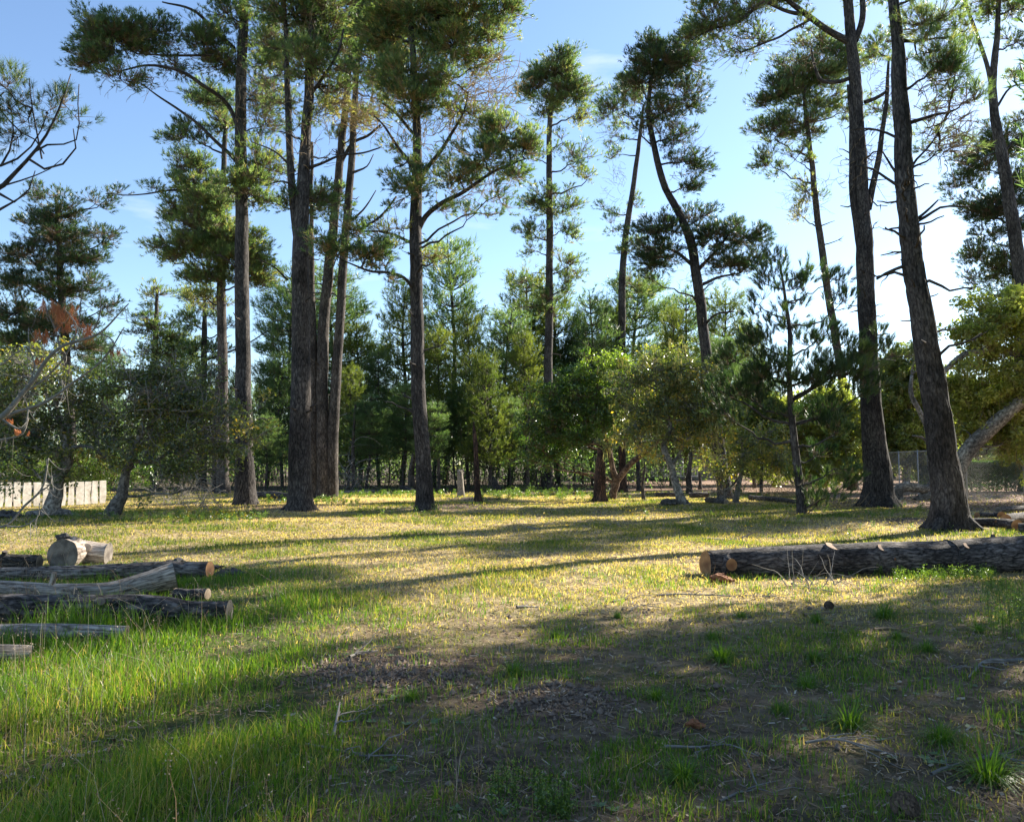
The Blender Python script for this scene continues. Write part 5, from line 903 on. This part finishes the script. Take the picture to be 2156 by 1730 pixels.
tangle('leafless grey brush right of the three-stemmed clump', 738, 1036, 40, 1.0, 3.0, 60, 25, 1.8, thick=.016)
tangle('brown twig litter heap by the massive forked pine', 1760, 1068, 28, 1.6, .2, 60, 26, .8, m='twig')
tangle('low brush between the young open pine and the oak thicket', 1640, 1050, 36, 2.6, .7, 160, 27, 1.0, m='twig')
# near dead limb at the left edge, with hanging brown needles, belongs to a second tree outside the frame
def dead_limb_tree():
    limbs = [[(-420, 980, 60), (-200, 960, 34), (-60, 900, 22), (0, 880, 16), (60, 810, 12), (130, 730, 8), (200, 705, 6), (270, 640, 3)],
             [(-40, 900, 12), (30, 870, 9), (90, 850, 8), (160, 800, 6), (215, 760, 5), (262, 690, 3)],
             [(40, 835, 6), (90, 800, 5), (140, 745, 5), (160, 700, 4), (170, 640, 3), (178, 590, 2)], [(60, 812, 5), (75, 770, 4), (62, 730, 3), (60, 690, 2)],
             [(130, 742, 5), (115, 690, 4), (98, 650, 3), (92, 625, 2)], [(100, 840, 4), (140, 830, 3), (130, 800, 2)], [(0, 880, 6), (45, 900, 5), (58, 860, 3), (40, 820, 2)],
             [(-60, 930, 7), (10, 925, 5), (45, 915, 4), (58, 880, 3)], [(150, 725, 4), (190, 700, 4), (212, 660, 3), (212, 620, 1.5)], [(170, 712, 4), (160, 680, 3), (140, 655, 2)],
             [(210, 700, 4), (240, 720, 3), (232, 750, 2)], [(-30, 1110, 7), (10, 1108, 6), (55, 1060, 6), (85, 1030, 5), (100, 990, 5), (104, 965, 3)], [(12, 1106, 5), (50, 1108, 4), (80, 1085, 3), (82, 1060, 2)], [(85, 1032, 4), (106, 1020, 3), (110, 1002, 2)], [(-60, 770, 5), (0, 770, 4), (40, 740, 3), (90, 735, 2)]]
    cl = [(105, 655, 20, 26, 1), (125, 665, 18, 30, 1), (150, 672, 20, 28, 1), (188, 700, 16, 28, 1), (160, 650, 26, 12, 1), (90, 712, 12, 20, 1), (243, 744, 18, 12, 1), (135, 690, 10, 16, 1), (85, 765, 8, 16, 1), (20, 888, 10, 8, 1), (40, 910, 12, 10, 1)]
    b = Ppx(-420, 1150, 12.5); b[2] = float(H(b[0], b[1])); r = rng_(88); tb = MB()
    P, R = resample([b - [0, 0, .1], b + [.1, .1, 2], b + [-.1, 0, 4.5], b + [0, .1, 7]], [.3, .25, .2, .12], .2); tubes(tb, P, R * (1 + .4 * np.exp(-(P[:, 2] - b[2]).clip(0) / .25)), 20, 0, rough=.1, rs=5, cap=True)
    for i, lm in enumerate(limbs):
        e, er = px_path([(p[0], p[1], p[2], (i % 3 - 1) * .25) for p in lm], 12.5); e, er = resample(e, er, .08); e = wobble(e, .02, 2.5, i); tubes(tb, e, er * .8, 7, 1, rough=.1, rs=i, cap=True)
        for k in range(9):
            j = int(r.integers(len(e) // 3, len(e))); dv = nrm(r.normal(size=3) + [.3, 0, .1]); L = r.uniform(.15, .5); q = e[j] + dv * L * np.linspace(0, 1, 8)[:, None]
            q[:, 2] -= .12 * np.sin(np.linspace(0, 2.6, 8)) * L / .3; tubes(tb, q, np.linspace(.005, .0022, 8), 4, 1, rs=k)
    cb = MB()
    for (u, v, ru, rv, _) in cl:
        c = Ppx(u, v - rv * .6, 12.5); k = 12.5 / F; n = 7; pos = c + r.normal(size=(n, 3)) * np.array([ru * k * .45, .06, rv * k * .25])
        needles(cb, pos, np.array([0, 0, -1.]) + r.normal(size=(n, 3)) * .25, np.full(n, rv * k * 1.0), 40, .0028, r.uniform(0, 1, n), r, 0, .55)
    o = empty('pine_tree', b, 'leafless grey limb with hanging rust-brown needle tassels at the left edge', 'pine tree')
    tb.build('trunk', [M['bark2'], M['twig_grey']], o, b); cb.build('dead_needles', [M['needle_dead']], o, b)
dead_limb_tree()
def cone(label, u, v, s, lie, seed):
    g = Gpx(u, v); r = rng_(seed); mb = MB(); K = 90; i = np.arange(K); t = (i + .5) / K; th = i * 2.39996; rad = s * .42 * np.sin(np.pi * (t * .85 + .1)) ** .8
    ax = np.array([t * s, rad * np.cos(th), rad * np.sin(th)]).T; out = nrm(np.stack([np.full(K, .35), np.cos(th), np.sin(th)], -1)); tan = nrm(np.cross(out, [1, 0, 0.]))
    w_ = s * .10; tipp = ax + out * s * .10; V = np.stack([ax * [1, .35, .35] - tan * w_ * .5, ax * [1, .35, .35] + tan * w_ * .5, tipp + tan * w_, tipp + out * s * .03, tipp - tan * w_], 1)
    V = V.reshape(-1, 3); V[:, 0] -= s / 2; c, s_ = math.cos(lie), math.sin(lie); V = np.stack([V[:, 0] * c - V[:, 1] * s_, V[:, 0] * s_ + V[:, 1] * c, V[:, 2]], -1) + g + [0, 0, s * .36]
    mb.add(V, np.arange(K * 5).reshape(-1, 5), V, None, 0, False); t2 = MB(); core = np.array([[-s * .5, 0, 0], [0, 0, 0], [s * .5, 0, 0]]); core = np.stack([core[:, 0] * c, core[:, 0] * s_, core[:, 2]], -1) + g + [0, 0, s * .36]; tubes(mb, core, np.array([s * .12, s * .18, s * .06]), 8)
    o = mb.build('pine_cone', [M['cone']], None, g); tag(o, label, 'pine cone')
cone('open dark pine cone in shade in front of the big log', 1745, 1281, .10, .3, 1); cone('big open pine cone at the bottom edge near the right corner', 1905, 1716, .12, .8, 2)
rock('pointed rust-brown piece of bark on the near ground', 1462, 1532, .06, 9, 'rock', 'bark_piece', 'bark')
bpy.data.objects[-1] if False else None
M['rust'] = simple_mat('rusty_bark', (.16, .06, .025), (.30, .13, .06), 25)
[o for o in bpy.data.objects if o.name.startswith('bark_piece')][0].data.materials[0] = M['rust']
rock('curled reddish bark slab in front of the big log end', 1520, 1226, .16, 10, 'rust', 'bark_piece', 'bark')
rock('curled bark slab lying on top of the pale log section', 132, 1190, .13, 44, 'rock', 'bark_piece', 'bark'); [o_ for o_ in bpy.data.objects if o_.get('label', '').startswith('curled bark slab lying')][0].location.z += .41
for k, (u, v) in enumerate([(455, 1200), (480, 1206), (500, 1212), (470, 1215)]):
    rock(['large flake', 'curled flake', 'thin flake', 'broken flake'][k] + ' of dark bark beyond the red log end', u, v, .12, 30 + k, 'rock', 'bark_piece', 'bark')

# ------------------------------------------------------------------ fences and house
def board_fence():
    g = Gpx(222, 1060); o_ = np.array([g[0], g[1], 0.0]); a = math.radians(180 + 52); dx = np.array([math.cos(a), math.sin(a), 0]); nn = np.array([-dx[1], dx[0], 0.])
    if nn[1] > 0: nn = -nn
    r = rng_(5); root = empty('board_fence', o_ + [0, 0, float(H(o_[0], o_[1]))], 'low fence of wide whitewashed boards at the left edge', 'fence'); org = o_ + [0, 0, float(H(o_[0], o_[1]))]
    s = 0.0; hb = .90
    for k in range(30):
        wd = r.uniform(.19, .27); gap = r.uniform(.05, .09); p0 = o_ + dx * s; z0 = float(H(p0[0], p0[1])) + .03; h = hb * r.uniform(.985, 1.015)
        K = 9; zz = np.linspace(0, h, K); l = vnoise(np.stack([zz * 3, zz * 0 + k, zz * 0], -1), 1) * .05 - .025; l2 = vnoise(np.stack([zz * 3, zz * 0 + k, zz * 0 + 9], -1), 2) * .05 - .025
        mb = MB(); V = []
        for t_ in (0, .028):
            for lr in (0, 1): V.append(p0 + dx * (wd * lr) + (dx[None] * (l if lr == 0 else l2)[:, None]) + nn * t_ + np.stack([zz * 0, zz * 0, z0 + zz], -1))
        V = np.concatenate(V); i = np.arange(4 * K).reshape(4, K); q = []
        for A, B in ((0, 1), (3, 2), (1, 3), (2, 0)):
            for j in range(K - 1): q.append([i[A, j], i[B, j], i[B, j + 1], i[A, j + 1]])
        q.append([i[0, -1], i[1, -1], i[3, -1], i[2, -1]])
        mb.add(V, np.array(q), None, None, 0, False); mb.build('board', [M['board']], root, org); s += wd + gap
    for zz in (.18, .68):
        mb = MB(); A = o_ - nn * .03; B = o_ + dx * s - nn * .03; V = [A + [0, 0, zz], B + [0, 0, zz], B + [0, 0, zz + .09], A + [0, 0, zz + .09]]; V = V + [v - nn * .04 for v in V]
        mb.add(np.array(V), np.array([[0, 1, 2, 3], [5, 4, 7, 6], [3, 2, 6, 7], [0, 4, 5, 1], [1, 5, 6, 2], [0, 3, 7, 4]])); mb.build('rail', [M['white']], root, org)
board_fence()
def chain_fence():
    A = np.array([18.6, 33.0]); cs = [np.array([26.5, 31.2]), A, np.array([20.9, 46.5]), np.array([20.6, 62.0])]
    org = np.array([A[0], A[1], float(H(*A))]); root = empty('chain_link_fence', org, 'tall galvanised chain-link fence with a top rail in front of the hedge', 'fence'); hf = 2.15
    for si in range(3):
        a, b = cs[si], cs[si + 1]; L = np.linalg.norm(b - a); dr = (b - a) / L; cell = .075 if si == 0 else .10; mb = MB(); n = int((L + hf) / cell); P = []
        for sg in (1, -1):
            for k in range(n):
                s0 = k * cell - (hf if sg > 0 else 0); z0, z1 = 0.0, hf
                t0, t1 = s0, s0 + hf * 1.0
                if sg < 0: t0, t1 = s0 + 0.0, s0 - hf
                # clip to the panel
                seg = [(t0, 0.0), (t1, hf)]
                (x0, y0), (x1, y1) = seg
                if max(x0, x1) < 0 or min(x0, x1) > L: continue
                def cut(xc): return y0 + (y1 - y0) * (xc - x0) / (x1 - x0)
                if x0 < 0: y0n = cut(0); seg[0] = (0, y0n)
                if x0 > L: seg[0] = (L, cut(L))
                if x1 < 0: seg[1] = (0, cut(0))
                if x1 > L: seg[1] = (L, cut(L))
                q = [np.array([*(a + dr * sx), sz]) for sx, sz in seg]; q[0][2] += float(H(q[0][0], q[0][1])) * 0 + .03; q[1][2] += .03; P.append(q)
        P = np.array(P) + [0, 0, .0]; P[:, :, 1] += 0; tubes(mb, P, np.full((len(P), 2), .0028), 3); mb.build('mesh_panel', [M['steel']], root, org)
        nr = MB(); tubes(nr, np.array([[*a, hf + .03], [*((a + b) / 2), hf + .03], [*b, hf + .03]]), np.full(3, .022), 8); nr.build('top_rail', [M['steel']], root, org)
        for k in range(int(L / 3) + 1):
            p = a + dr * min(L, k * 3.0); pm = MB(); tubes(pm, np.array([[*p, -.1], [*p, 1.0], [*p, hf + .08]]), np.full(3, .03), 10, cap=True); pm.build('post', [M['steel']], root, org)
chain_fence()
def box(mb, c, s, mat=0):
    c = np.array(c, float); s = np.array(s, float) / 2; V = np.array([[x, y, z] for x in (-1, 1) for y in (-1, 1) for z in (-1, 1)]) * s + c
    mb.add(V, np.array([[0, 1, 3, 2], [4, 6, 7, 5], [0, 4, 5, 1], [2, 3, 7, 6], [0, 2, 6, 4], [1, 5, 7, 3]]), V - c, None, mat)
def house():
    d = 74; c = Ppx(1390, 1010, d); c[2] = 0; root = empty('house', c, 'distant grey house with a white porch railing glimpsed under the oaks', 'house')
    mb = MB(); box(mb, c + [-1, 5, 1.4], (13, 7, 2.8)); mb.build('wall', [M['housewall']], root, c)
    rf = MB(); V = np.array([[-8, 1.2, 2.75], [6, 1.2, 2.75], [6, 8.8, 2.75], [-8, 8.8, 2.75], [-8, 5, 4.3], [6, 5, 4.3]]) + c; rf.add(V, [np.array([[0, 1, 5, 4], [2, 3, 4, 5]]), np.array([[1, 2, 5], [3, 0, 4]]), np.array([[0, 3, 2, 1]])], V - c); rf.build('roof', [M['roof']], root, c)
    for x in (-5, -2.6, 3): 
        wb = MB(); box(wb, c + [x, 1.46, 1.5], (1.2, .1, 1.1)); w1 = wb.build('window', [M['white']], root, c); pb = MB(); box(pb, c + [x, 1.40, 1.5], (1.0, .04, .9)); pb.build('pane', [M['rock']], w1, (0, 0, 0)); 
        w1.children[0].data.transform(__import__('mathutils').Matrix.Translation(-__import__('mathutils').Vector(c)))
    dk = MB(); box(dk, c + [1.2, .2, .3], (4.4, 2.2, .12)); dk.build('porch_deck', [M['housewall']], root, c)
    rl = MB(); x0, x1 = -.9, 3.3
    for z in (.45, 1.25): box(rl, c + [(x0 + x1) / 2, -.8, z], (x1 - x0, .07, .07))
    for x in np.arange(x0, x1 + .01, .16): box(rl, c + [x, -.8, .85], (.05, .045, .74))
    rl.build('railing', [M['white']], root, c)
house()

# ------------------------------------------------------------------ grass, litter, weeds
def blades(mb, x, y, h, w_, var, r, lean=.35, mat=0, drift=(0, 0)):
    n = len(x); z = H(x, y) - .004; a = r.uniform(0, 2 * np.pi, n); s = np.stack([np.cos(a), np.sin(a), 0 * a], -1) * w_[:, None] * .5
    la = r.uniform(0, 2 * np.pi, n); le = np.abs(r.normal(0, lean, n)) * h; L = np.stack([np.cos(la) * le + drift[0] * h, np.sin(la) * le + drift[1] * h, 0 * la], -1)
    b = np.stack([x, y, z], -1); m = b + L * .3 + np.stack([0 * h, 0 * h, h * .55], -1); t = b + L + np.stack([0 * h, 0 * h, h * .98], -1)
    V = np.stack([b - s, b + s, m + s * .75, m - s * .75, t], 1); i = np.arange(n)[:, None] * 5
    mb.add(V, [i + np.array([[0, 1, 2, 3]]), i + np.array([[3, 2, 4]])], None, np.repeat(np.clip(var, 0, 1), 5), mat)
def scatter(r, n, y0, y1, k=.72, off=1.2, p=1.0):
    y = y0 + (y1 - y0) * r.uniform(0, 1, n) ** p; x = r.uniform(-1, 1, n) * (k * y + off); return x, y
def make_grass():
    r = rng_(7)
    # tall green grass at left front
    mb = MB(); x, y = scatter(r, 330000, 2.6, 17, p=1.25); g, go, ch, ba, fa, nA, nB, nC = ground_masks(x, y)
    dens = np.clip(g * 1.15 * np.clip((n2(x, y, 1.3, 131) - .34) * 5, .10, 1) + .10 * np.clip((nB - .5) * 5, 0, 1) + .35 * (y < 4.8) * np.clip((nA - .42) * 6, 0, 1), 0, 1) * (1 - ba * .93); k = r.random(len(x)) < dens; x, y, g, nB, nA = x[k], y[k], g[k], nB[k], nA[k]
    h = (.03 + .13 * g * r.uniform(.3, 1.3, len(x)) * np.clip(nB * 2.4 - .35, .25, 1.3) + .03 * r.random(len(x))) * np.interp(y, [3, 6, 8, 11], [.95, .8, .66, .66]); var = np.clip(.40 + .9 * (n2(x, y, .7, 141) - .5) + r.normal(0, .15, len(x)) + (r.random(len(x)) < .16) * .45, 0, 1)
    blades(mb, x, y, h * r.uniform(.55, 1.25, len(x)), .0042 + .0004 * y * np.ones(len(x)), var, r, .5); o = mb.build('grass', [M['grass']]); tag(o, 'tall bright green grass at the left front', 'grass', kind='stuff')
    # rank clumps of long blades between and in front of the left logs
    mb = MB(); X_ = []; Y_ = []; H_ = []
    for (u, v, n_, hh) in [(60, 1330, 60, .26), (110, 1325, 70, .34), (150, 1328, 110, .38), (190, 1330, 120, .36), (225, 1332, 90, .30), (290, 1325, 70, .24), (330, 1322, 60, .22), (390, 1326, 50, .2), (450, 1330, 60, .18), (500, 1320, 60, .16), (60, 1236, 60, .16), (150, 1236, 80, .2), (210, 1235, 90, .24), (280, 1236, 80, .22), (340, 1235, 60, .2), (390, 1236, 70, .16), (450, 1230, 70, .18), (500, 1220, 60, .18), (20, 1365, 90, .26), (120, 1370, 110, .24), (230, 1366, 110, .22), (330, 1360, 90, .2), (110, 1275, 30, .2), (250, 1275, 40, .18), (420, 1275, 60, .14), (560, 1250, 60, .14), (640, 1215, 60, .14)]:
        g0 = Gpx(u, v); X_.append(g0[0] + r.normal(0, .16, n_)); Y_.append(g0[1] + r.normal(0, .10, n_)); H_.append(hh * r.uniform(.35, 1.1, n_))
    X_, Y_, H_ = map(np.concatenate, (X_, Y_, H_)); blades(mb, X_, Y_, H_, .0085 * np.ones(len(X_)), np.clip(r.normal(.36, .14, len(X_)), 0, 1), r, .45); o = mb.build('long_grass', [M['grass']]); tag(o, 'long arching grass blades growing up around the left logs', 'grass', kind='stuff')
    # short golden turf of the clearing
    mb = MB(); x, y = scatter(r, 420000, 2.6, 46, p=1.15, k=.74); g, go, ch, ba, fa, nA, nB, nC = ground_masks(x, y)
    dens = np.clip(go * (.42 + 1.3 * np.clip((nB - .40) * 3, 0, 1)) * (1 - ch * .92) * (1 - g * .6), 0, 1) * (1 - ba * .75); k = r.random(len(x)) < dens; x, y, nA, nB, nC = x[k], y[k], nA[k], nB[k], nC[k]
    h = (.015 + .035 * r.random(len(x)) + .05 * (nA > .58) * r.random(len(x))) * (1 + y * .010); gv = np.clip((nC - .5) * 3, -1, 1); var = np.clip(.57 - .25 * gv - 1.1 * (nA - .5) - .8 * (nB - .5) + r.normal(0, .2, len(x)), 0, 1)
    blades(mb, x, y, h * np.interp(y, [3, 10], [.85, 1]), .0030 + .00080 * y, var - .12 * (y < 8), r, .9); o = mb.build('turf', [M['turf']]); tag(o, 'short dry golden-green turf across the sunny clearing', 'grass', kind='stuff')
    # sparse foreground blades in the shade
    mb = MB(); x, y = scatter(r, 150000, 2.6, 13, p=1.1); g, go, ch, ba, fa, nA, nB, nC = ground_masks(x, y)
    n4 = n2(x, y, 2.6, 61); dens = np.clip((n4 - .52) * 5, 0.03, 1) * (1 - ba * .9) * .7; k = r.random(len(x)) < dens; x, y, nA, n4 = x[k], y[k], nA[k], n4[k]
    h = (.03 + .09 * r.random(len(x)) * np.clip(n4 * 1.6 - .2, 0, 1.2)); var = np.clip(.38 + r.normal(0, .16, len(x)) + (r.random(len(x)) < .15) * .45, 0, 1)
    blades(mb, x, y, h, .0038 + .0004 * y, var, r, .4); o = mb.build('sparse_grass', [M['grass']]); tag(o, 'thin patchy grass on the shaded foreground soil', 'grass', kind='stuff')
    # dry stalks
    mb = MB(); x, y = scatter(r, 3000, 2.8, 13); g, *_ = ground_masks(x, y); nS = n2(x, y, .9, 71); k = r.random(len(x)) < np.clip((-x / y + .25) * 1.5, .03, 1) * np.clip((nS - .4) * 5, 0, 1); x, y = x[k], y[k]; n = len(x)
    L = r.uniform(.2, .55, n); a = r.uniform(0, 6.28, n); ln = np.abs(r.normal(.35, .3, n)) * L; P = np.stack([np.stack([x, y, H(x, y)], -1), np.stack([x + np.cos(a) * ln * .35, y + np.sin(a) * ln * .35, H(x, y) + L * .6], -1), np.stack([x + np.cos(a) * ln, y + np.sin(a) * ln, H(x, y) + L * .85], -1)], 1)
    tubes(mb, P, np.tile([[.0016, .0013, .0009]], (n, 1)) * .85, 3, 0, var=r.uniform(.3, 1, n)); 
    hd = P[:, 2]; q = np.repeat(hd, 5, 0) + r.normal(size=(n * 5, 3)) * .018; leaves(mb, q, np.full(len(q), .012), r.uniform(.5, 1, len(q)), r)
    o = mb.build('dry_stalks', [M['litter']]); tag(o, 'thin dry tan grass stalks with seed heads', 'dry grass', kind='stuff')
    # fallen needles, chips and leaves
    mb = MB(); x, y = scatter(r, 150000, 2.6, 34, p=1.35); n = len(x); a = r.uniform(0, 6.28, n); L = r.uniform(.02, .09, n) * (1 + .02 * y); w_ = r.uniform(.0015, .004, n) * (1 + .12 * y); chipy = r.random(n) < .10; w_ = np.where(chipy, w_ * 2.6, w_); L = np.where(chipy, L * .5, L)
    c = np.stack([x, y, H(x, y) + r.uniform(.003, .02, n)], -1); dv = np.stack([np.cos(a), np.sin(a), r.normal(0, .25, n)], -1) * L[:, None] * .5; sd = np.stack([-np.sin(a), np.cos(a), r.normal(0, .4, n)], -1) * w_[:, None] * .5
    V = np.stack([c - dv - sd, c + dv - sd, c + dv + sd, c - dv + sd], 1); mb.add(V, np.arange(n * 4).reshape(-1, 4), None, np.repeat(np.clip(r.beta(1.6, 2.2, n) + chipy * .15, 0, 1), 4)); o = mb.build('litter', [M['litter']]); tag(o, 'fallen needles, bark chips and dry leaves', 'litter', kind='stuff')
    # wood chips on the brown ground at right
    mb = MB(); n = 60000; x = r.uniform(12, 42, n); y = r.uniform(21, 62, n); _, _, ch, *_ = ground_masks(x, y); k = r.random(n) < ch; x, y = x[k], y[k]; n = len(x); c = np.stack([x, y, H(x, y) + .01], -1); s = r.uniform(.02, .06, (n, 1)); A = nrm(r.normal(size=(n, 3)) * [1, 1, .5]) * s; B = nrm(r.normal(size=(n, 3)) * [1, 1, .6]) * s * .5
    V = np.stack([c - A, c + B, c + A, c - B], 1); V[..., 2] = np.maximum(V[..., 2], (H(x, y) + .003)[:, None]); mb.add(V, np.arange(n * 4).reshape(-1, 4), None, np.repeat(r.uniform(.3, 1, n), 4)); o = mb.build('wood_chips', [M['litter']]); tag(o, 'pinkish brown leaf litter and wood chips behind the right trunks', 'wood chips', kind='stuff')
    # soil clods on the mounds
    mb = MB(); n = 4200; ii = r.integers(0, 3, n); mm = np.array(MOUNDS[:3]); rr_ = mm[ii, 2] * 1.1; x = mm[ii, 0] + r.normal(0, .55, n) * rr_; y = mm[ii, 1] + r.normal(0, .5, n) * rr_; e = r.integers(0, n, 1200); x[e] = r.uniform(-4, 5, 1200); y[e] = r.uniform(3, 9, 1200)
    s = r.gamma(1.6, .0040, n) + .002; D = np.array([[1, 0, 0], [-1, 0, 0], [0, 1, 0], [0, -1, 0], [0, 0, 1], [0, 0, -1.]]); V = D[None] * s[:, None, None] * r.uniform(.7, 1.3, (n, 6, 1)) + np.stack([x, y, H(x, y) + s * .4], -1)[:, None]
    fo = np.array([[0, 2, 4], [2, 1, 4], [1, 3, 4], [3, 0, 4], [2, 0, 5], [1, 2, 5], [3, 1, 5], [0, 3, 5]]); mb.add(V, (np.arange(n)[:, None, None] * 6 + fo).reshape(-1, 3)); o = mb.build('soil_clods', [M['soil']]); tag(o, 'crumbly soil clods thrown up by burrowing', 'soil', kind='stuff')
    # rosette weeds
    mb = MB(); n = 420; x, y = scatter(r, n, 3.2, 12); k = n2(x, y, .8, 91) > .47; x, y = x[k], y[k]; n = len(x); m = 9; a = np.arange(m) * 2.4 + r.uniform(0, 6, (n, 1)); L = r.uniform(.02, .05, (n, m)); dr = np.stack([np.cos(a), np.sin(a), .25 + 0 * a], -1); sd = np.stack([-np.sin(a), np.cos(a), 0 * a], -1) * L[..., None] * .22
    c = np.stack([x, y, H(x, y) + .008], -1)[:, None]; V = np.stack([c + 0 * dr, c + dr * L[..., None] * .6 + sd, c + dr * L[..., None], c + dr * L[..., None] * .6 - sd], 2); mb.add(V, np.arange(n * m * 4).reshape(-1, 4), None, np.repeat(r.uniform(.3, 1, n * m), 4))
    o = mb.build('rosette_weeds', [M['weed']]); tag(o, 'small grey-green rosette weeds on the shaded soil', 'weeds', kind='stuff')
    # leafy herbs at the back and along the log
    mb = MB(); spots = []
    for (u0, u1, v0, v1, n_, hh) in [(715, 960, 1036, 1048, 150, .22), (1010, 1230, 1032, 1052, 170, .26), (560, 640, 1048, 1062, 40, .18), (300, 560, 1082, 1102, 110, .2), (150, 300, 1078, 1100, 40, .2), (640, 760, 1052, 1066, 40, .2), (1240, 1330, 1040, 1052, 20, .2), (1700, 1860, 1196, 1212, 46, .13), (1880, 2100, 1206, 1226, 90, .13), (2080, 2156, 1240, 1340, 60, .16), (880, 930, 1066, 1076, 10, .22), (1270, 2000, 1080, 1130, 26, .16), (1120, 1200, 1690, 1725, 30, .1), (1000, 1150, 1640, 1725, 20, .1), (730, 900, 1075, 1100, 14, .2), (1820, 1960, 1058, 1090, 20, .15)]:
        for q in range(n_): spots.append((*Gpx(r.uniform(u0, u1), r.uniform(v0, v1)), hh))
    S = np.array(spots); n = len(S); m = 46; t = r.uniform(0.05, 1, (n, m)); a = r.uniform(0, 6.28, (n, m)); hh = S[:, 3:4] * r.uniform(.6, 1.4, (n, 1)); rad = hh * .38 * r.uniform(.2, 1, (n, m)); P = np.stack([S[:, 0:1] + rad * np.cos(a), S[:, 1:2] + rad * np.sin(a), S[:, 2:3] + hh * t], -1)
    ls = .010 + S[:, 1:2] * .0012; leaves(mb, P.reshape(-1, 3), np.repeat(ls.reshape(-1), m), np.clip(r.normal(.62, .2, n * m), 0, 1), r); tubes(mb, np.stack([S[:, :3], S[:, :3] + np.concatenate([0 * hh, 0 * hh, hh], 1)], 1), np.full((n, 2), .003), 3)
    o = mb.build('leafy_herbs', [M['greenleaf']]); tag(o, 'patches of leafy green herbs at the back of the turf and along the log', 'herbs', kind='stuff')
    mb = MB(); F_ = []
    for (u0, u1, v0, v1, n_) in [(440, 520, 1082, 1096, 70), (560, 640, 1048, 1060, 40), (200, 560, 1080, 1104, 60), (1100, 1240, 1040, 1052, 50), (900, 1900, 1085, 1135, 70), (1300, 1420, 1068, 1090, 40)]:
        for q in range(n_): g = Gpx(r.uniform(u0, u1), r.uniform(v0, v1)); F_.append(g + [0, 0, r.uniform(.06, .22)])
    F_ = np.repeat(np.array(F_), 3, 0); leaves(mb, F_ + r.normal(size=F_.shape) * .012, np.full(len(F_), .04), r.uniform(0, 1, len(F_)), r, up=1); o = mb.build('yellow_flowers', [M['flower']]); tag(o, 'tiny yellow wildflowers dotted over turf and herbs', 'flowers', kind='stuff')
make_grass()
# tussocks: one built, the rest copied
def tussock():
    r = rng_(3); mb = MB(); n = 260; a = r.uniform(0, 6.28, n); q = r.uniform(0, .05, n); L = r.uniform(.05, .19, n); sp = r.uniform(.2, 1.7, n) ** 1.1
    b = np.stack([q * np.cos(a), q * np.sin(a), 0 * a - .01], -1); dv = np.stack([np.cos(a) * sp, np.sin(a) * sp, 1.1 + 0 * a], -1); dv = nrm(dv); m = b + dv * L[:, None] * .55; t = b + dv * L[:, None] + np.stack([np.cos(a) * sp * .05, np.sin(a) * sp * .05, -.05 * sp], -1)
    s = np.stack([-np.sin(a), np.cos(a), 0 * a], -1) * .0028; V = np.stack([b - s, b + s, m + s * .8, m - s * .8, t], 1); i = np.arange(n)[:, None] * 5; mb.add(V, [i + np.array([[0, 1, 2, 3]]), i + np.array([[3, 2, 4]])], None, np.repeat(r.uniform(.05, .6, n), 5))
    return mb.build('grass_tussock', [M['grass']])
tu = tussock(); rt = random.Random(8)
TS = [(1862, 1300, 1.5, 'largest bright grass tussock in shade behind the right foreground'), (1720, 1308, .9, 'grass tussock left of the largest bright tussock'), (1520, 1390, 1.4, 'wide grass tussock left in the shaded right foreground'), (1715, 1390, .8, 'compact grass tussock between two wider ones'), (1500, 1345, .8, 'small sunlit-edged tussock near the shade line'), (1950, 1370, .9, 'round tussock right of the compact one'),
      (1890, 1345, .8, 'round tussock below the largest bright one'), (1790, 1530, 1.3, 'big soft tussock in the near right shade'), (1700, 1450, .9, 'tussock just right of the pale fallen twig'), (1080, 1420, 1.0, 'sunlit tussock on the edge of the soil mounds'), (2060, 1330, .8, 'tussock close to the right edge'), (1640, 1500, .7, 'low tussock near the rust-brown bark piece'),
      (2080, 1640, 1.5, 'large tussock in the bottom right corner'), (1300, 1300, .6, 'small tussock on the sunny turf edge'), (1170, 1340, .6, 'tiny tussock right of the forked grey branch'), (1380, 1470, .8, 'tussock left of the rust-brown bark piece'), (870, 1470, .7, 'tussock beside the left soil mound'), (1980, 1560, 1.0, 'tussock above the big pine cone'), (1560, 1300, .7, 'tussock in front of the thin dead branch'), (1440, 1640, 1.0, 'spreading tussock at the bottom, right of centre')]
for k, (u, v, s, lb) in enumerate(TS):
    o = tu if k == 0 else tu.copy()
    if k: C.collection.objects.link(o)
    g = Gpx(u, v); o.location = g; o.scale = (s, s, s); o.rotation_euler = (0, 0, rt.uniform(0, 6.28)); tag(o, lb, 'grass tussock', 'tussocks dotting the right foreground')
